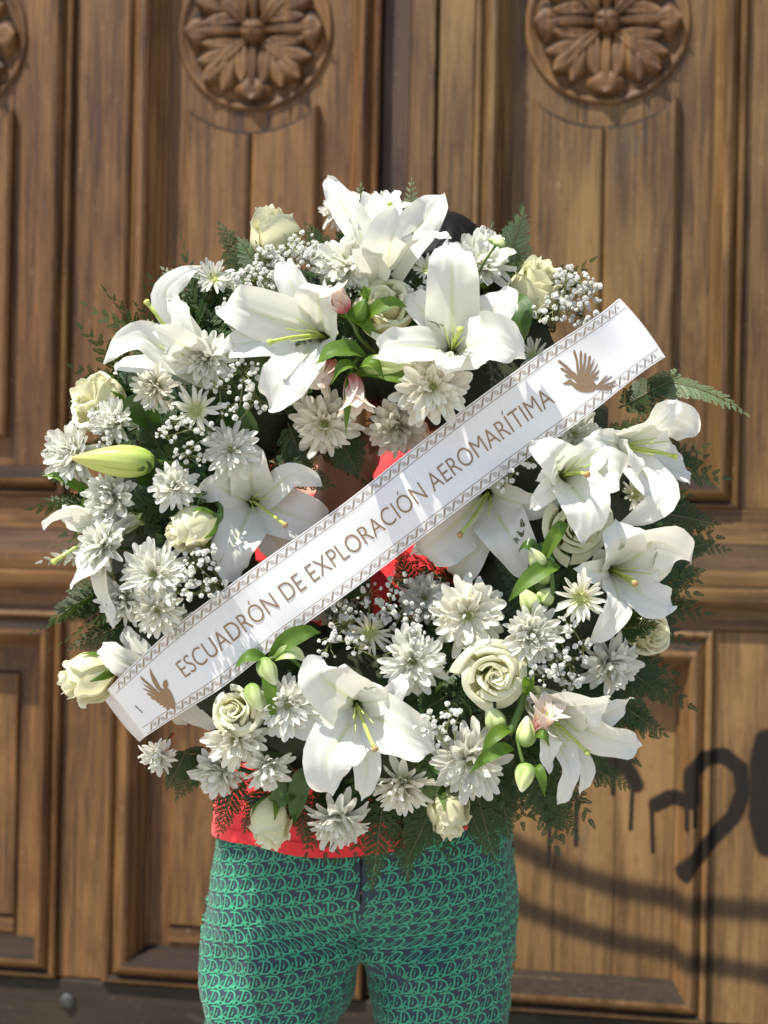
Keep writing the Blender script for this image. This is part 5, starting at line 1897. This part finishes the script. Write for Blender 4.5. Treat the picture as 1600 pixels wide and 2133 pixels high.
ZH = at(600, 1784, YB - 0.14).z
rings = [  # z, centre x, half width, half depth, centre y
    (ZH, hip.x - .004, 0.208, 0.142, YB), (ZH + .05, hip.x - .004, 0.207, 0.140, YB), (ZH + .16, hip.x, 0.200, 0.130, YB), (ZH + .30, (hip.x * .6 + sx * .4), 0.200, 0.130, YB),
    (sh_z - 0.14, sx, 0.215, 0.128, YB + .005), (sh_z - 0.06, sx, 0.208, 0.115, YB + .01), (sh_z - 0.01, sx, 0.175, 0.095, YB + .015), (sh_z + 0.03, sx, 0.115, 0.080, YB + .02), (sh_z + 0.055, sx * .6 + hx * .4, 0.080, 0.074, YB + .02), (sh_z + 0.07, sx * .5 + hx * .5, 0.074, 0.070, YB + .02)]
zz = [r_[0] for r_ in rings]
nz, na = 46, 72
V = []
for i in range(nz):
    z = zz[0] + (zz[-1] - zz[0]) * i / (nz - 1)
    cx_, hw_, hd_, cy_ = (np.interp(z, zz, [r_[k] for r_ in rings]) for k in (1, 2, 3, 4))
    for j in range(na):
        th = 2 * math.pi * j / na
        c, s_ = se(th)
        low = max(0, 1 - (z - ZH) / 0.30)
        fold = 1 + low * (0.022 * math.sin(th * 7 + z * 9) + 0.012 * math.sin(th * 13 - z * 14)) + 0.008 * math.sin(th * 5 + z * 30)
        dz = 0.0
        if i == 0 or i < 6:
            k = 1 - i / 6
            # shirt tail: lower in front, rising to the sides
            dz = k * (0.030 * abs(c) ** 2.2 + 0.020 * c + 0.018 + 0.004 * math.sin(th * 5) - 0.012)
        V.append((cx_ + hw_ * c * fold - PO.x, cy_ + hd_ * s_ * fold - PO.y, z + dz))
F = grid_faces(nz, na, 0, True)
shirt = ob('shirt', mesh('shirt', V, F, [M_RED]), person)
# hem band
V = []
for i in range(3):
    for j in range(na):
        V.append(tuple(np.array(shirt.data.vertices[(0 if i < 1 else i) * na + j].co[:]) + np.array([0, 0, 0.0 if i == 0 else 0.006]) + np.array([math.cos(2 * math.pi * j / na), math.sin(2 * math.pi * j / na), 0]) * (0.0016 if i < 2 else 0.0)))
ob('hem', mesh('hem', V, grid_faces(2, na, 0, True), [M_RED]), shirt)
for sh, el in ((shL, elL), (shR, elR)):
    b = MB()
    d = (el - sh)
    P = [sh + Vector((0.03 if sh is shL else -0.03, 0, 0.01)), sh, sh + d * .3, sh + d * .62, sh + d * .66]
    b.tube([p - PO for p in P], [0.075, 0.082, 0.080, 0.086, 0.078], 22)
    b.obj('sleeve', [M_RED], shirt)

# ---- trousers: two legs that meet in the middle seam, printed all over
crotch = bp(752, 1985).z
top = ZH + 0.075
PXL = [(1700, 446), (1745, 444), (1800, 438), (1870, 424), (1950, 409), (2000, 412), (2060, 418), (2133, 424)]
PXR = [(1700, 1074), (1745, 1076), (1800, 1082), (1900, 1086), (2000, 1080), (2060, 1072), (2133, 1066)]
PIL = [(1985, 752), (2030, 738), (2080, 716), (2133, 690)]
PIR = [(1985, 752), (2030, 762), (2080, 776), (2133, 790)]
fz = lambda tab: ([bp(x, y).z for y, x in tab][::-1], [bp(x, y).x for y, x in tab][::-1])
zL, xL = fz(PXL)
zR, xR = fz(PXR)
zIL, xIL = fz(PIL)
zIR, xIR = fz(PIR)
cxm = bp(752, 1900).x


def edges(side, z):
    """outer and inner x of a leg at height z"""
    zc = max(z, min(zL[0], zR[0]))
    if side < 0:
        o_ = np.interp(zc, zL, xL)
        i_ = np.interp(max(z, zIL[0]), zIL, xIL) if z < crotch else cxm
    else:
        o_ = np.interp(zc, zR, xR)
        i_ = np.interp(max(z, zIR[0]), zIR, xIR) if z < crotch else cxm
    o_ = cxm + (o_ - cxm) * 0.965
    i_ -= side * 0.035 * max(0.0, min(1.0, (z - crotch + 0.004) / 0.03))
    zl = min(zL[0], zIL[0])
    if z < zl:     # below the frame the leg tapers to the ankle
        f = min(1, (zl - z) / (zl - 0.06))
        c_ = (o_ + i_) / 2
        hw = abs(o_ - i_) / 2
        hw2 = hw * (1 - f) + 0.085 * f
        c2 = c_ + side * 0.012 * f
        o_, i_ = c2 + side * hw2, c2 - side * hw2
    return o_, i_


def leg_pt(side, th, z, h=0.0):
    """th 0 at the outer seam, growing over the front (camera side) to the inner side and back"""
    o_, i_ = edges(side, z)
    hw = abs(o_ - i_) / 2
    c_ = (o_ + i_) / 2
    f = min(1, max(0, (z - crotch + 0.02) / 0.14))       # blends from round leg to half of the hips
    f = f * f * (3 - 2 * f)
    dep = 0.120 + 0.012 * f
    if z < crotch:
        dep = 0.120 - 0.02 * min(1, (crotch - z) / 0.4)
    # round leg
    cr1, s1_ = se(th, 2.3)
    x1, y1 = c_ + side * hw * cr1, YB - dep * s1_
    # half of the hips: outline of an oval, cut at the middle
    t2 = (th if th <= math.pi else 2 * math.pi - th) / 2          # 0..pi/2
    cc, ss_ = math.cos(t2), math.sin(t2)
    x2 = cxm + side * abs(o_ - cxm) * (abs(cc) ** (2 / 2.7)) if th <= math.pi or True else 0
    y2 = YB - (0.138 * (abs(ss_) ** (2 / 2.7))) * (1 if th <= math.pi else -1)
    x, y = x1 * (1 - f) + x2 * f, y1 * (1 - f) + y2 * f
    wob = 0.0035 * math.sin(z * 52 + th * 5.0 + 2 * side) * max(0, math.sin(z * 17 + th * 2)) + 0.005 * math.sin(z * 34 + th * 2.6 + side) + 0.004 * math.sin(z * 61 - th * 4) * math.sin(th * 1.5 + z * 9) + 0.004 * math.sin(th * 5 + z * 19)
    fold = abs(z - crotch - 0.03 + 0.05 * math.sin(th)) / 0.02
    wob -= 0.004 * math.exp(-fold * fold) * max(0, math.sin(th)) * abs(math.cos(th / 2))
    amp = (0.35 + 0.65 * min(1, max(0, (crotch + .1 - z) / .15)))
    nx, ny = math.cos(th) * side, -math.sin(th)
    return Vector((x + nx * (wob * amp + h), y + ny * (wob * amp + h), z)) - PO


for side in (-1, 1):
    nz, na = 64, 64
    V = []
    for i in range(nz):
        z = top + (0.05 - top) * i / (nz - 1)
        for j in range(na):
            V.append(leg_pt(side, 2 * math.pi * j / na, z))
    leg = ob('trouser_leg', mesh('trouser_leg', V, grid_faces(nz, na, 0, True), [M_NAVY]), person)
    # the print: rows of a slanted letter monogram
    b = MB()
    G = []
    q = np.linspace(-math.pi / 2, math.pi / 2, 9)
    st_ = 0.10
    G.append((stroke2d([(0.0, 0.06), (0.10, 0.5), (0.20, 0.97)], st_)))
    G.append((stroke2d([(-.12, 0.98), (0.1, 1.0), (0.30, 0.97)] + [(0.32 + 0.38 * math.cos(t), 0.53 + 0.44 * math.sin(t)) for t in q[::-1]] + [(0.14, 0.10), (-0.10, 0.06)], st_)))
    G.append((stroke2d([(0.30, 0.30), (0.34, 0.46), (0.37, 0.58)], .08)))
    G.append((stroke2d([(0.385, 0.68), (0.40, 0.74)], .08)))
    aa = np.linspace(0, 2 * math.pi, 11)
    G.append((stroke2d([(0.86 + 0.13 * math.cos(t), 0.12 + 0.15 * math.sin(t)) for t in aa], .075)))
    G.append((stroke2d([(0.62, 0.10), (0.74, 0.26), (0.90, 0.50), (0.98, 0.62)], .075)))
    G.append((stroke2d([(0.40, 0.02), (0.48, 0.22), (0.58, 0.30), (0.66, 0.22), (0.62, 0.0)], .07)))
    cw, chh = 0.0240, 0.0190
    row = 0
    z = ZH + 0.045
    nT = 121
    TH = np.linspace(0, 2 * math.pi, nT)
    while z > 0.30:
        Pq = np.array([leg_pt(side, t, z) for t in TH])
        cum = np.concatenate([[0], np.cumsum(np.linalg.norm(np.diff(Pq, axis=0), axis=1))])
        # S runs to the right as seen from the street, zero at the middle of the leg front
        mid_ = np.interp(math.pi / 2, TH, cum)
        ncol = int(cum[-1] / cw)
        for k in range(-(ncol // 2), ncol - ncol // 2):
            for (Vg, Fg) in G:
                W = []
                for (gx, gy) in Vg:
                    S = (k + gx * 0.95 + 0.42 * row) * cw
                    S = ((S + cum[-1] / 2) % cum[-1]) - cum[-1] / 2
                    th = np.interp((mid_ - side * S) % cum[-1], cum, TH)
                    W.append(leg_pt(side, th, z + gy * chh + 0.16 * S, 0.0009))
                if max((W[a] - W[a - 1]).length for a in range(1, len(W))) < 0.025:
                    b.add(W, Fg)
        z -= chh * 1.10
        row += 1
    b.obj('monogram_print', [M_GREEN], leg, False, kind='stuff')
    b = MB()
    fx = hip.x + side * 0.135 - PO.x
    capsule(b, [(fx, 0.04, 0.05), (fx + side * .01, -0.10, 0.045), (fx + side * .015, -0.16, 0.035)], [0.048, 0.047, 0.038], 16)
    V = [(v[0], v[1], max(0.0, v[2])) for v in b.V]
    b.V = V
    b.obj('shoe', [M_SHOE], person)
